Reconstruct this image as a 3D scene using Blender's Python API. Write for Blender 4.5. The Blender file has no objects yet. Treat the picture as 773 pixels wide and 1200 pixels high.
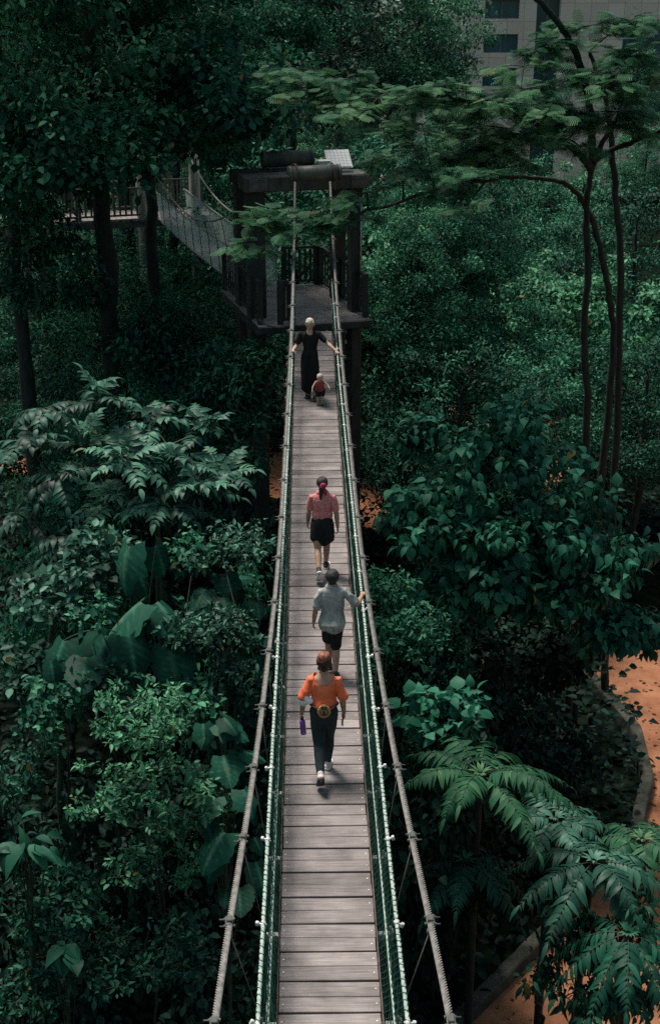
import bpy, math, random
import numpy as np
from math import radians as R, sin, cos, tan, pi
rng = np.random.default_rng(7)
random.seed(7)
scene = bpy.context.scene
COL = scene.collection

# ------------------------------------------------------------------ camera
PITCH, YAW, F = R(21.3), R(1.0), 1600.0       # focal length in photo pixels (1200 high)
CAM = np.array([-0.166, 0.0, 19.0])
cy_, sy_ = cos(YAW), sin(YAW)
FWD = np.array([sy_ * cos(PITCH), cy_ * cos(PITCH), -sin(PITCH)])
RIGHT = np.array([cy_, -sy_, 0.0])
UP = np.cross(RIGHT, FWD)

def P(px, py, Y):
    """world point seen at photo pixel (px, py) on the vertical plane at world distance Y"""
    d = FWD + (px - 386.5) / F * RIGHT + (600 - py) / F * UP
    return CAM + d * (Y / d[1])

def PZ(px, py, z=0.0):
    d = FWD + (px - 386.5) / F * RIGHT + (600 - py) / F * UP
    return CAM + d * ((z - CAM[2]) / d[2])

def project(p):
    v = np.asarray(p) - CAM
    d = v @ FWD
    return 386.5 + F * (v @ RIGHT) / d, 600 - F * (v @ UP) / d

cam = bpy.data.cameras.new("camera")
cam.sensor_fit = 'VERTICAL'; cam.sensor_height = 36.0; cam.sensor_width = 36.0 * 773 / 1200
cam.lens = F / 1200 * 36.0
cam.clip_end = 3000; cam.clip_start = 0.1
co = bpy.data.objects.new("camera", cam); COL.objects.link(co)
co.location = CAM; co.rotation_euler = (pi / 2 - PITCH, 0, -YAW)
scene.camera = co

# ------------------------------------------------------------------ scene objects
def tag(o, label=None, cat=None, group=None, kind=None):
    if label: o['label'] = label
    if cat: o['category'] = cat
    if group: o['group'] = group
    if kind: o['kind'] = kind
    return o

def thing(name, label, cat, loc=(0, 0, 0), rz=0.0, group=None):
    o = bpy.data.objects.new(name, None); COL.objects.link(o)
    o.location = tuple(float(c) for c in loc); o.rotation_euler = (0, 0, rz)
    o.empty_display_size = 0.2
    return tag(o, label, cat, group)

def copy_tree(o, parent=None):
    c = o.copy(); COL.objects.link(c); c.parent = parent
    for ch in list(o.children):
        copy_tree(ch, c)
    return c

class MB:
    """collects geometry and links it as ONE mesh object"""
    def __init__(s):
        s.v = []; s.n = 0; s.f = []; s.t = []; s.m = []; s.sm = []
    def add(s, V, faces, tint=0.5, mat=0, smooth=False):
        """V (N,3); faces: list of (K,k) int arrays"""
        V = np.asarray(V, dtype=np.float64).reshape(-1, 3)
        s.v.append(V)
        t = np.empty(len(V)); t[:] = tint; s.t.append(t)
        for f in (faces if isinstance(faces, list) else [faces]):
            f = np.asarray(f, dtype=np.int64)
            if f.size == 0: continue
            s.f.append(f + s.n); s.m.append(np.full(len(f), mat)); s.sm.append(np.full(len(f), smooth))
        s.n += len(V)
        return s
    def box(s, c, size, rot=None, tint=0.5, mat=0, bev=0.0):
        h = np.asarray(size, float) / 2
        if bev > 0:
            bev = min(bev, 0.45 * 2 * h.min())
            V = []; idx = {}
            for sx in (-1, 1):
                for sy in (-1, 1):
                    for sz in (-1, 1):
                        for a in range(3):
                            p = np.array([sx, sy, sz]) * (h - bev)
                            p[a] += np.array([sx, sy, sz])[a] * bev
                            idx[(sx, sy, sz, a)] = len(V); V.append(p)
            q = []; t3 = []
            ring = [(-1, -1), (1, -1), (1, 1), (-1, 1)]
            for a in range(3):
                b, c2 = (a + 1) % 3, (a + 2) % 3
                for sg in (-1, 1):
                    f = []
                    for (u, w) in ring:
                        k = [0, 0, 0]; k[a] = sg; k[b] = u; k[c2] = w
                        f.append(idx[(k[0], k[1], k[2], a)])
                    q.append(f if sg > 0 else f[::-1])
            for a in range(3):          # edge strips (edges along axis a)
                b, c2 = (a + 1) % 3, (a + 2) % 3
                for (u, w) in ring:
                    k0 = [0, 0, 0]; k0[a] = -1; k0[b] = u; k0[c2] = w
                    k1 = list(k0); k1[a] = 1
                    f = [idx[(*k0, b)], idx[(*k1, b)], idx[(*k1, c2)], idx[(*k0, c2)]]
                    q.append(f if u * w > 0 else f[::-1])
            for sx in (-1, 1):
                for sy in (-1, 1):
                    for sz in (-1, 1):
                        f = [idx[(sx, sy, sz, 0)], idx[(sx, sy, sz, 1)], idx[(sx, sy, sz, 2)]]
                        t3.append(f if sx * sy * sz > 0 else f[::-1])
            V = np.array(V)
            F_ = [np.array(q), np.array(t3)]
        else:
            V = np.array([[x, y, z] for x in (-1, 1) for y in (-1, 1) for z in (-1, 1)], float) * h
            F_ = [np.array([[0, 1, 3, 2], [4, 6, 7, 5], [0, 4, 5, 1], [2, 3, 7, 6], [0, 2, 6, 4], [1, 5, 7, 3]])]
        if rot is not None: V = V @ np.asarray(rot).T
        return s.add(V + np.asarray(c, float), F_, tint, mat)
    def tube(s, pts, rad, sides=6, tint=0.5, mat=0, cap=True, rad2=None, side=None, smooth=True, twist=None, lobes=None):
        """rad: radius along the side vector; rad2: radius along the other axis"""
        pts = np.asarray(pts, float); n = len(pts)
        rad = np.broadcast_to(np.asarray(rad, float), (n,))
        rad2 = rad if rad2 is None else np.broadcast_to(np.asarray(rad2, float), (n,))
        T = np.gradient(pts, axis=0); T /= np.linalg.norm(T, axis=1)[:, None] + 1e-12
        u = np.asarray(side, float) if side is not None else (np.array([1., 0, 0]) if abs(T[0, 0]) < .8 else np.array([0, 0, 1.]))
        U = np.empty((n, 3))
        for i in range(n):
            u = u - T[i] * (u @ T[i]); u /= np.linalg.norm(u) + 1e-12; U[i] = u
        W = np.cross(T, U)
        a = np.linspace(0, 2 * pi, sides, endpoint=False)
        A = np.broadcast_to(a, (n, sides))
        k = np.ones(sides)
        if lobes is not None: k = 1 + lobes[1] * (np.abs(np.cos(a * lobes[0] / 2)) - .6)
        if twist is not None: A = a[None] + np.asarray(twist)[:, None]
        V = pts[:, None] + (np.cos(A) * k)[..., None] * (U * rad[:, None])[:, None] + (np.sin(A) * k)[..., None] * (W * rad2[:, None])[:, None]
        i = np.arange(n - 1)[:, None] * sides; j = np.arange(sides)[None]
        j2 = (j + 1) % sides
        q = np.stack([i + j, i + j2, i + sides + j2, i + sides + j], -1).reshape(-1, 4)
        fs = [q]
        if cap:
            fs += [np.arange(sides)[::-1][None], (np.arange(sides) + (n - 1) * sides)[None]]
        tt = np.repeat(np.broadcast_to(np.asarray(tint, float), (n,)), sides)
        return s.add(V.reshape(-1, 3), fs, tt, mat, smooth)
    def build(s, name, mats, parent=None, loc=None):
        me = bpy.data.meshes.new(name)
        V = np.concatenate(s.v).astype(np.float32)
        me.vertices.add(len(V)); me.vertices.foreach_set('co', V.ravel())
        loops = np.concatenate([f.ravel() for f in s.f]).astype(np.int32)
        sizes = np.concatenate([np.full(len(f), f.shape[1]) for f in s.f]).astype(np.int32)
        me.loops.add(len(loops)); me.loops.foreach_set('vertex_index', loops)
        me.polygons.add(len(sizes))
        me.polygons.foreach_set('loop_start', np.concatenate([[0], np.cumsum(sizes)[:-1]]).astype(np.int32))
        me.polygons.foreach_set('material_index', np.concatenate(s.m).astype(np.int32))
        me.polygons.foreach_set('use_smooth', np.concatenate(s.sm).astype(bool))
        at = me.attributes.new('tint', 'FLOAT', 'POINT')
        at.data.foreach_set('value', np.concatenate(s.t).astype(np.float32))
        me.update(calc_edges=True)
        for m in (mats if isinstance(mats, (list, tuple)) else [mats]): me.materials.append(m)
        o = bpy.data.objects.new(name, me); COL.objects.link(o)
        o.parent = parent
        if loc is not None: o.location = tuple(float(c) for c in loc)
        return o

def rotz(a): return np.array([[cos(a), -sin(a), 0], [sin(a), cos(a), 0], [0, 0, 1.]])
def rotx(a): return np.array([[1., 0, 0], [0, cos(a), -sin(a)], [0, sin(a), cos(a)]])
def roty(a): return np.array([[cos(a), 0, sin(a)], [0, 1., 0], [-sin(a), 0, cos(a)]])
def unit(v): v = np.asarray(v, float); return v / (np.linalg.norm(v, axis=-1, keepdims=True) + 1e-12)

# ------------------------------------------------------------------ materials
def new_mat(name):
    m = bpy.data.materials.new(name); m.use_nodes = True
    nt = m.node_tree; nt.nodes.clear()
    out = nt.nodes.new('ShaderNodeOutputMaterial'); b = nt.nodes.new('ShaderNodeBsdfPrincipled')
    nt.links.new(b.outputs[0], out.inputs[0])
    return m, nt, b, out

def ramp(nt, stops):
    r = nt.nodes.new('ShaderNodeValToRGB')
    e = r.color_ramp.elements
    while len(e) < len(stops): e.new(0.5)
    for el, (p, c) in zip(e, stops): el.position = p; el.color = (*c, 1)
    return r

def leaf_mat(name, dark, mid, light, rough=0.45, transl=0.2, spec=0.35):
    m, nt, b, out = new_mat(name)
    at = nt.nodes.new('ShaderNodeAttribute'); at.attribute_name = 'tint'
    oi = nt.nodes.new('ShaderNodeObjectInfo')
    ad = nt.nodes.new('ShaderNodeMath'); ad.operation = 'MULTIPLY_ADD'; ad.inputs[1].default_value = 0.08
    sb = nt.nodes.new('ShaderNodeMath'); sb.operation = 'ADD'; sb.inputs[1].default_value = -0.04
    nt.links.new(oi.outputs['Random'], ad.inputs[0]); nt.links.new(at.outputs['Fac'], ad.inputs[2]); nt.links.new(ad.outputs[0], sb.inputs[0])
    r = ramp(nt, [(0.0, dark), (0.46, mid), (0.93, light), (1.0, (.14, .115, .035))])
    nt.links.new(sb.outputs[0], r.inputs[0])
    nz = nt.nodes.new('ShaderNodeTexNoise'); nz.inputs['Scale'].default_value = 14; nz.inputs['Detail'].default_value = 3
    mr = nt.nodes.new('ShaderNodeMapRange'); mr.inputs[3].default_value = .7; mr.inputs[4].default_value = 1.3
    nt.links.new(nz.outputs[0], mr.inputs[0])
    mx = nt.nodes.new('ShaderNodeVectorMath'); mx.operation = 'SCALE'
    nt.links.new(r.outputs[0], mx.inputs[0]); nt.links.new(mr.outputs[0], mx.inputs['Scale'])
    nt.links.new(mx.outputs[0], b.inputs['Base Color'])
    b.inputs['Roughness'].default_value = rough
    b.inputs['Specular IOR Level'].default_value = spec
    tr = nt.nodes.new('ShaderNodeBsdfTranslucent'); nt.links.new(mx.outputs[0], tr.inputs[0])
    ms = nt.nodes.new('ShaderNodeMixShader'); ms.inputs[0].default_value = transl
    nt.links.new(b.outputs[0], ms.inputs[1]); nt.links.new(tr.outputs[0], ms.inputs[2]); nt.links.new(ms.outputs[0], out.inputs[0])
    return m

def rough_mat(name, c1, c2, scale=6.0, rough=0.7, metal=0.0, spec=0.4, stretch=(1, 1, 1), detail=6, bump=0.0, tintvar=0.0, lo=.35, hi=.65):
    m, nt, b, out = new_mat(name)
    tc = nt.nodes.new('ShaderNodeTexCoord'); mp = nt.nodes.new('ShaderNodeMapping'); mp.inputs['Scale'].default_value = stretch
    nz = nt.nodes.new('ShaderNodeTexNoise'); nz.inputs['Scale'].default_value = scale; nz.inputs['Detail'].default_value = detail
    nz.inputs['Roughness'].default_value = .65
    nt.links.new(tc.outputs['Object'], mp.inputs[0]); nt.links.new(mp.outputs[0], nz.inputs['Vector'])
    r = ramp(nt, [(lo, c1), (hi, c2)]); nt.links.new(nz.outputs[0], r.inputs[0])
    last = r.outputs[0]
    if tintvar:
        at = nt.nodes.new('ShaderNodeAttribute'); at.attribute_name = 'tint'
        mr = nt.nodes.new('ShaderNodeMapRange'); mr.inputs[3].default_value = 1 - tintvar; mr.inputs[4].default_value = 1 + tintvar
        nt.links.new(at.outputs['Fac'], mr.inputs[0])
        mx = nt.nodes.new('ShaderNodeVectorMath'); mx.operation = 'SCALE'
        nt.links.new(last, mx.inputs[0]); nt.links.new(mr.outputs[0], mx.inputs['Scale']); last = mx.outputs[0]
    nt.links.new(last, b.inputs['Base Color'])
    b.inputs['Roughness'].default_value = rough; b.inputs['Metallic'].default_value = metal
    b.inputs['Specular IOR Level'].default_value = spec
    if bump:
        bp = nt.nodes.new('ShaderNodeBump'); bp.inputs['Strength'].default_value = bump; bp.inputs['Distance'].default_value = .02
        nt.links.new(nz.outputs[0], bp.inputs['Height']); nt.links.new(bp.outputs[0], b.inputs['Normal'])
    return m

M = {}
M['leaf_dark'] = leaf_mat('dark_foliage', (.003, .021, .014), (.011, .074, .048), (.048, .21, .118), rough=.55, transl=.22, spec=.18)
M['leaf_mid'] = leaf_mat('mid_foliage', (.004, .030, .020), (.018, .112, .068), (.080, .29, .155), rough=.55, transl=.25, spec=.18)
M['leaf_bright'] = leaf_mat('bright_foliage', (.010, .050, .030), (.042, .170, .095), (.14, .38, .195), rough=.5, transl=.28, spec=.2)
M['leaf_gloss'] = leaf_mat('glossy_foliage', (.004, .020, .015), (.016, .076, .052), (.095, .24, .165), rough=.48, transl=.2, spec=.22)
M['leaf_teal'] = leaf_mat('teal_foliage', (.002, .026, .018), (.011, .090, .055), (.045, .215, .13), rough=.55, transl=.18, spec=.2)
M['leaf_fern'] = leaf_mat('fern_foliage', (.005, .032, .020), (.026, .112, .055), (.115, .250, .115), rough=.55, transl=.28, spec=.15)
M['leaf_big'] = leaf_mat('big_leaf_foliage', (.003, .030, .020), (.012, .085, .055), (.060, .17, .118), rough=.55, transl=.2, spec=.15)
M['leaf_grey'] = leaf_mat('greyish_foliage', (.012, .036, .026), (.045, .105, .078), (.19, .27, .22), rough=.5, transl=.25, spec=.3)
M['leaf_painted_shade'] = leaf_mat('painted_shade_foliage', (.002, .008, .006), (.004, .020, .014), (.018, .066, .047), rough=.6, transl=.15, spec=.12)  # deep forest shade put into the leaf colour, for low shrubs and undergrowth
M['bark'] = rough_mat('dark_bark', (.004, .007, .006), (.024, .028, .023), 5, .85, stretch=(2, 2, .4), bump=.6)
M['bark_grey'] = rough_mat('grey_bark', (.03, .032, .03), (.095, .09, .082), 5, .85, stretch=(2, 2, .4), bump=.6)
M['stem'] = rough_mat('green_stem', (.010, .020, .012), (.035, .055, .030), 9, .6)
M['steel_dark'] = rough_mat('weathered_dark_steel', (.008, .011, .011), (.028, .033, .031), 3, .6, stretch=(1, 1, .5), spec=.3, bump=.15)
M['steel_mid'] = rough_mat('weathered_grey_steel', (.045, .047, .045), (.11, .11, .10), 4, .55, spec=.4, bump=.15)
M['steel_light'] = rough_mat('galvanised_steel', (.25, .26, .25), (.5, .5, .48), 8, .45, metal=.3)
M['rust'] = rough_mat('rusty_steel', (.05, .032, .027), (.14, .095, .08), 8, .8, bump=.3)
M['rope_grey'] = rough_mat('grey_wire_rope', (.12, .112, .105), (.27, .25, .235), 20, .65, spec=.3)
M['rope_green'] = rough_mat('pale_green_rope', (.21, .285, .25), (.43, .50, .455), 25, .7, spec=.25)
M['net'] = rough_mat('green_netting', (.004, .028, .02), (.02, .085, .06), 6, .75, spec=.2)
M['bolt'] = rough_mat('bright_bolt_heads', (.45, .45, .44), (.75, .74, .72), 30, .4, metal=.2)
M['concrete_mossy'] = rough_mat('mossy_concrete', (.012, .016, .011), (.065, .062, .048), 2.2, .9, bump=.5)
M['pole'] = rough_mat('grey_green_painted_pole', (.06, .075, .065), (.14, .155, .13), 3, .7, stretch=(1, 1, .3))
# ------------------------------------------------------------------ light
SUN_EL, SUN_AZ = R(68), R(-42)                 # azimuth from +Y towards +X
w = bpy.data.worlds.new("World"); scene.world = w; w.use_nodes = True
nt = w.node_tree; bg = nt.nodes['Background']
sky = nt.nodes.new('ShaderNodeTexSky'); sky.sky_type = 'NISHITA'; sky.sun_disc = False
sky.sun_elevation = SUN_EL; sky.sun_rotation = SUN_AZ; sky.air_density = 1.0; sky.dust_density = 2.5; sky.ozone_density = 1.0
tm = nt.nodes.new('ShaderNodeMix'); tm.data_type = 'RGBA'; tm.blend_type = 'MULTIPLY'; tm.inputs[0].default_value = 1.0
tm.inputs[7].default_value = (.97, 1.05, .83, 1)          # humid, slightly green overcast
nt.links.new(sky.outputs[0], tm.inputs[6]); nt.links.new(tm.outputs[2], bg.inputs[0]); bg.inputs[1].default_value = 0.13
sl = bpy.data.lights.new("sun", 'SUN'); sl.energy = 4.9; sl.angle = R(15); sl.color = (1.0, .93, .86)
so = bpy.data.objects.new("sun", sl); COL.objects.link(so)
sd = np.array([sin(SUN_AZ) * cos(SUN_EL), cos(SUN_AZ) * cos(SUN_EL), sin(SUN_EL)])   # towards the sun
from mathutils import Vector, Matrix
so.rotation_euler = Vector((-sd).tolist()).to_track_quat('-Z', 'Y').to_euler()
so.location = (0, 0, 60)
scene.view_settings.view_transform = 'Standard'; scene.view_settings.look = 'None'
scene.view_settings.exposure = 0; scene.view_settings.gamma = 1
scene.render.engine = 'CYCLES'
cyc = scene.cycles
cyc.max_bounces = 6; cyc.diffuse_bounces = 3; cyc.glossy_bounces = 2; cyc.transmission_bounces = 4; cyc.transparent_max_bounces = 4
cyc.caustics_reflective = False; cyc.caustics_refractive = False
cyc.use_adaptive_sampling = True; cyc.adaptive_threshold = 0.02
cyc.sample_clamp_indirect = 4
try:
    cyc.use_denoising = False; cyc.denoiser = 'OPENIMAGEDENOISE'; cyc.denoising_input_passes = 'RGB_ALBEDO_NORMAL'
except Exception: pass

# ------------------------------------------------------------------ ground
M['soil'] = rough_mat('dark_leaf_litter', (.002, .004, .003), (.010, .016, .010), 1.3, 1.0, spec=0.0, detail=9, bump=.6)
M['path'] = rough_mat('orange_laterite_path', (.16, .064, .034), (.40, .18, .10), .9, .95, spec=.1, detail=12, bump=.3, lo=.3, hi=.72)
g = MB()
nx = 60
xs = np.sign(np.linspace(-1, 1, nx)) * np.abs(np.linspace(-1, 1, nx)) ** 2.2 * 900
ys = -30 + (np.linspace(0, 1, nx) ** 2.4) * 1600
X, Y = np.meshgrid(xs, ys)
Z = np.zeros_like(X)
g.add(np.stack([X, Y, Z], -1).reshape(-1, 3), [np.array([[j * nx + i, j * nx + i + 1, (j + 1) * nx + i + 1, (j + 1) * nx + i] for j in range(nx - 1) for i in range(nx - 1)])])
tag(g.build('ground', M['soil']), kind='structure')

def sheet(name, poly, z, mat):
    m = MB(); V = np.array([[p[0], p[1], z] for p in poly]); m.add(V, [np.arange(len(V))[None]])
    return tag(m.build(name, mat), kind='structure')
def chaikin(pts, n=2):
    pts = np.asarray(pts, float)
    for _ in range(n):
        a = pts[:-1] * .75 + pts[1:] * .25; b = pts[:-1] * .25 + pts[1:] * .75
        pts = np.concatenate([pts[:1], np.stack([a, b], 1).reshape(-1, pts.shape[1]), pts[-1:]])
    return pts
# kerb line of the planting bed, as seen at the right of the bridge
kerb_px = [(430, 1300), (552, 1190), (642, 1098), (742, 985), (757, 920), (743, 862), (692, 800), (600, 775), (500, 740)]
kerb = np.array([PZ(*p)[:2] for p in kerb_px])
# near path sheet: from the kerb outward to the right
e_ = PZ(712, 762)[:2]
out_right = np.array([e_, [e_[0] + 3, e_[1] + .6], [30, e_[1] + 2], [30, 8], [kerb[0][0], 8]])
path_poly = np.concatenate([kerb[:7], out_right])
sheet('path', path_poly, .004, M['path'])
# far path strip passing under the bridge
far = chaikin([(-26, 58), (-12, 56), (-3, 55.0), (1.2, 52.0), (3.6, 49.0), (6, 49.6), (8, 53), (9.5, 60), (10, 70)], 2)
tn = unit(np.gradient(far, axis=0)); nn = np.stack([-tn[:, 1], tn[:, 0]], 1)
fw = 2.9
sheet('path', np.concatenate([far + nn * fw, (far - nn * fw)[::-1]]), .008, M['path'])
def kerb_wall(name, line, label, h=.32, wd=.3):
    m = MB(); line = np.asarray(line)
    t = unit(np.gradient(line, axis=0)); n = np.stack([-t[:, 1], t[:, 0]], 1)
    a, b = line + n * wd / 2, line - n * wd / 2
    k = len(line); V = []
    for zz, s_ in ((0, 1), (h - .03, 1), (h, .8)):
        for side in (a, b):
            V.append(np.column_stack([line + (side - line) * s_, np.full(k, zz)]))
    V = np.concatenate(V)    # rows: a0 b0 a1 b1 a2 b2
    q = []
    for i in range(k - 1):
        for (r0, r1) in ((0, 2), (2, 4), (4, 5), (5, 3), (3, 1)):
            q.append([r0 * k + i, r0 * k + i + 1, r1 * k + i + 1, r1 * k + i])
    m.add(V, [np.array(q)])
    return tag(m.build(name, M['concrete_mossy']), label, 'kerb')
def dense(line, step=.35):
    out = []
    for p, q in zip(line[:-1], line[1:]):
        n = max(1, int(np.linalg.norm(q - p) / step)); out += [p + (q - p) * i / n for i in range(n)]
    return np.array(out + [line[-1]])
kd = dense(kerb); kd = kd + rng.normal(0, .012, kd.shape)
kerb_wall('planter_kerb', kd, 'low mossy concrete kerb around the planting bed right of the bridge')
fl = chaikin(far[::3], 1)
tn2 = unit(np.gradient(fl, axis=0)); nn2 = np.stack([-tn2[:, 1], tn2[:, 0]], 1)
kerb_wall('path_kerb', dense(fl + nn2 * (fw + .25)), 'pale kerb along the far side of the orange path under the bridge', .22, .25)

# ------------------------------------------------------------------ far building
M['stone'] = None
m_, nt, b, out = new_mat('beige_stone_cladding'); M['stone'] = m_
tc = nt.nodes.new('ShaderNodeTexCoord'); br = nt.nodes.new('ShaderNodeTexBrick')
mp = nt.nodes.new('ShaderNodeMapping'); mp.inputs['Rotation'].default_value = (pi / 2, 0, 0)
nt.links.new(tc.outputs['Object'], mp.inputs[0]); nt.links.new(mp.outputs[0], br.inputs[0])
br.inputs['Color1'].default_value = (.70, .53, .44, 1); br.inputs['Color2'].default_value = (.80, .62, .52, 1); br.inputs['Mortar'].default_value = (.36, .28, .24, 1)
br.inputs['Scale'].default_value = 1.0; br.inputs['Mortar Size'].default_value = .02; br.inputs['Brick Width'].default_value = 1.5; br.inputs['Row Height'].default_value = 1.55; br.offset = 0.0
nt.links.new(br.outputs[0], b.inputs['Base Color']); b.inputs['Roughness'].default_value = .8
M['glass'] = rough_mat('dark_teal_glazing', (.014, .055, .070), (.05, .13, .15), .35, .12, spec=.6, stretch=(1, 1, .3))
M['glass2'] = rough_mat('blue_curtain_wall', (.012, .045, .058), (.05, .11, .13), .5, .15, spec=.6, stretch=(1, 1, .25))
M['mullion'] = rough_mat('grey_window_frames', (.10, .11, .11), (.2, .2, .19), 5, .5)
BY = 130.0
bld = thing('office_building', 'beige stone office tower with teal glazing rising behind the trees', 'building', (0, 0, 0))
def bx(px): return P(px, 60, BY)[0]
ZT = 46
def bpart(name, mat, boxes, bev=0):
    m = MB()
    for (x0, x1, y0, y1, z0, z1) in boxes: m.box(((x0 + x1) / 2, (y0 + y1) / 2, (z0 + z1) / 2), (x1 - x0, y1 - y0, z1 - z0), bev=bev)
    return m.build(name, mat, bld)
# storey grid: window heads/sills from the photo
z_of = lambda py: P(600, py, BY)[2]
st = z_of(22) - z_of(62)                # one storey
sill0 = z_of(62)
piers = [(455, 500), (512, 566), (606, 626), (654, 728)]          # stone strips (photo px)
bays = [(500, 512), (566, 606)]
wall_boxes = []
for a, c in piers: wall_boxes.append((bx(a), bx(c), BY, BY + 14, 0, ZT))
for a, c in bays:
    k = -8
    while sill0 + k * st < ZT:
        z0 = sill0 + k * st - (st - (z_of(40) - z_of(62)))
        z1 = sill0 + k * st
        if z1 > .2: wall_boxes.append((bx(a), bx(c), BY + .02, BY + 14, max(0, z0), min(z1, ZT)))
        k += 1
wall_boxes.append((bx(728), bx(1100), BY, BY + 14, 0, sill0 - 2 * st))
bpart('wall', M['stone'], wall_boxes)
bpart('wall', M['stone'], [(bx(728), bx(1100), BY, BY + 14, sill0 + .9 * st, ZT), (bx(860), bx(1100), BY + .01, BY + 14, sill0 - 2 * st, sill0 + .9 * st)])
def glazed(name, x0, x1, z0, z1, y, nx, nz, gm='glass'):
    fr = MB(); t = .09
    for i in range(nx + 1): fr.box((x0 + (x1 - x0) * i / nx, y - .04, (z0 + z1) / 2), (t, .1, z1 - z0))
    for i in range(nz + 1): fr.box(((x0 + x1) / 2, y - .05, z0 + (z1 - z0) * i / nz), (x1 - x0, .1, t))
    f = fr.build('window', M['mullion'], bld)
    p = MB(); p.box(((x0 + x1) / 2, y + .06, (z0 + z1) / 2), (x1 - x0, .04, z1 - z0)); p.build('pane', M[gm], f)
hh = z_of(40) - z_of(62)
for a, c in bays:
    for k in range(-3, 3):
        glazed('window', bx(a) + .02, bx(c) - .02, sill0 + k * st + .02, sill0 + k * st + hh - .02, BY + .35, 2 if c - a > 20 else 1, 1)
for k in range(-4, 4):
    glazed('window', bx(626) + .02, bx(654) - .02, sill0 + k * st - 1.2, sill0 + (k + 1) * st - 1.3, BY + .9, 2, 1, 'glass2')
for k in range(-2, 1):
    glazed('window', bx(728) + .02, bx(860) - .02, sill0 + k * st, sill0 + (k + .9) * st, BY + .4, 7, 1)
bpart('canopy', M['mullion'], [(bx(726), bx(862), BY - 1.2, BY - .02, sill0 - .12 * st, sill0 - .05 * st)])
# ------------------------------------------------------------------ suspension bridge
def zdeck(y): return 19 - 8.45 + .0009 * (y - 10) ** 2
m_, nt, b, out = new_mat('weathered_deck_timber'); M['wood'] = m_
tc = nt.nodes.new('ShaderNodeTexCoord'); mp = nt.nodes.new('ShaderNodeMapping'); mp.inputs['Scale'].default_value = (1.2, 26, 26)
at = nt.nodes.new('ShaderNodeAttribute'); at.attribute_name = 'tint'
cmb = nt.nodes.new('ShaderNodeVectorMath'); cmb.operation = 'MULTIPLY_ADD'
cx = nt.nodes.new('ShaderNodeCombineXYZ'); sc_ = nt.nodes.new('ShaderNodeMath'); sc_.operation = 'MULTIPLY'; sc_.inputs[1].default_value = 37.0
nt.links.new(at.outputs['Fac'], sc_.inputs[0]); nt.links.new(sc_.outputs[0], cx.inputs[0])
ad = nt.nodes.new('ShaderNodeVectorMath'); ad.operation = 'ADD'
nt.links.new(tc.outputs['Object'], ad.inputs[0]); nt.links.new(cx.outputs[0], ad.inputs[1]); nt.links.new(ad.outputs[0], mp.inputs[0])
nz = nt.nodes.new('ShaderNodeTexNoise'); nz.inputs['Scale'].default_value = 2.2; nz.inputs['Detail'].default_value = 7; nz.inputs['Roughness'].default_value = .7
nt.links.new(mp.outputs[0], nz.inputs['Vector'])
r = ramp(nt, [(.25, (.100, .083, .082)), (.5, (.226, .194, .191)), (.75, (.33, .288, .282))]); nt.links.new(nz.outputs[0], r.inputs[0])
# blotchy wear along the walkway
nz2 = nt.nodes.new('ShaderNodeTexNoise'); nz2.inputs['Scale'].default_value = 2.6; nz2.inputs['Detail'].default_value = 4
nt.links.new(tc.outputs['Object'], nz2.inputs['Vector'])
mr2 = nt.nodes.new('ShaderNodeMapRange'); mr2.inputs[1].default_value = .3; mr2.inputs[2].default_value = .7; mr2.inputs[3].default_value = .60; mr2.inputs[4].default_value = 1.22
nt.links.new(nz2.outputs[0], mr2.inputs[0])
mr = nt.nodes.new('ShaderNodeMapRange'); mr.inputs[3].default_value = .74; mr.inputs[4].default_value = 1.16
nt.links.new(at.outputs['Fac'], mr.inputs[0])
mm = nt.nodes.new('ShaderNodeMath'); mm.operation = 'MULTIPLY'; nt.links.new(mr.outputs[0], mm.inputs[0]); nt.links.new(mr2.outputs[0], mm.inputs[1])
mx = nt.nodes.new('ShaderNodeVectorMath'); mx.operation = 'SCALE'; nt.links.new(r.outputs[0], mx.inputs[0]); nt.links.new(mm.outputs[0], mx.inputs['Scale'])
nt.links.new(mx.outputs[0], b.inputs['Base Color']); b.inputs['Roughness'].default_value = .62; b.inputs['Specular IOR Level'].default_value = .35
bp = nt.nodes.new('ShaderNodeBump'); bp.inputs['Strength'].default_value = .35; bp.inputs['Distance'].default_value = .006
nt.links.new(nz.outputs[0], bp.inputs['Height']); nt.links.new(bp.outputs[0], b.inputs['Normal'])

BR0, BR1 = -4.2, 32.9            # built length along Y
bridge = thing('suspension_bridge', 'long narrow timber suspension footbridge with green netting leading to the dark tower', 'footbridge', (0, 0, 0))
def plank_deck(nmod, y0, mod, half, zf, xf, rzf=None, tilt=None):
    m = MB()
    for k in range(nmod):
        for j in (0, 1):
            y = y0 + k * mod + (.25 + .5 * j) * mod + (-.0055 if j else .0055)
            wdt = mod * .5 - .004
            sl = (zf(y + .1) - zf(y - .1)) / .2
            rot = rotx(math.atan(sl)) @ rotz(rng.normal(0, .0045)) @ roty(rng.normal(0, .004))
            tint = float(np.clip(rng.normal(.5, .32), 0, 1))
            c = (xf(y) + rng.normal(0, .003), y, zf(y) - .0225 + rng.normal(0, .0016))
            m.box(c, (2 * half, wdt - .012, .045), rot, tint, 0, bev=.004)
            for sx in (-1, 1):           # two bolts per board, one near each end
                p = np.array(c) + rot @ np.array([sx * (half - .035), rng.normal(0, .006), .0235])
                V = []; n_ = 8
                for zz, rr in ((0, .0105), (.004, .0085)):
                    V += [p + [rr * cos(2 * pi * i / n_), rr * sin(2 * pi * i / n_), zz] for i in range(n_)]
                q = [[i, (i + 1) % n_, n_ + (i + 1) % n_, n_ + i] for i in range(n_)]
                m.add(V, [np.array(q), (np.arange(n_) + n_)[None]], .5, 1)
    return m
nm = int((BR1 - BR0) / .405)
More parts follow.
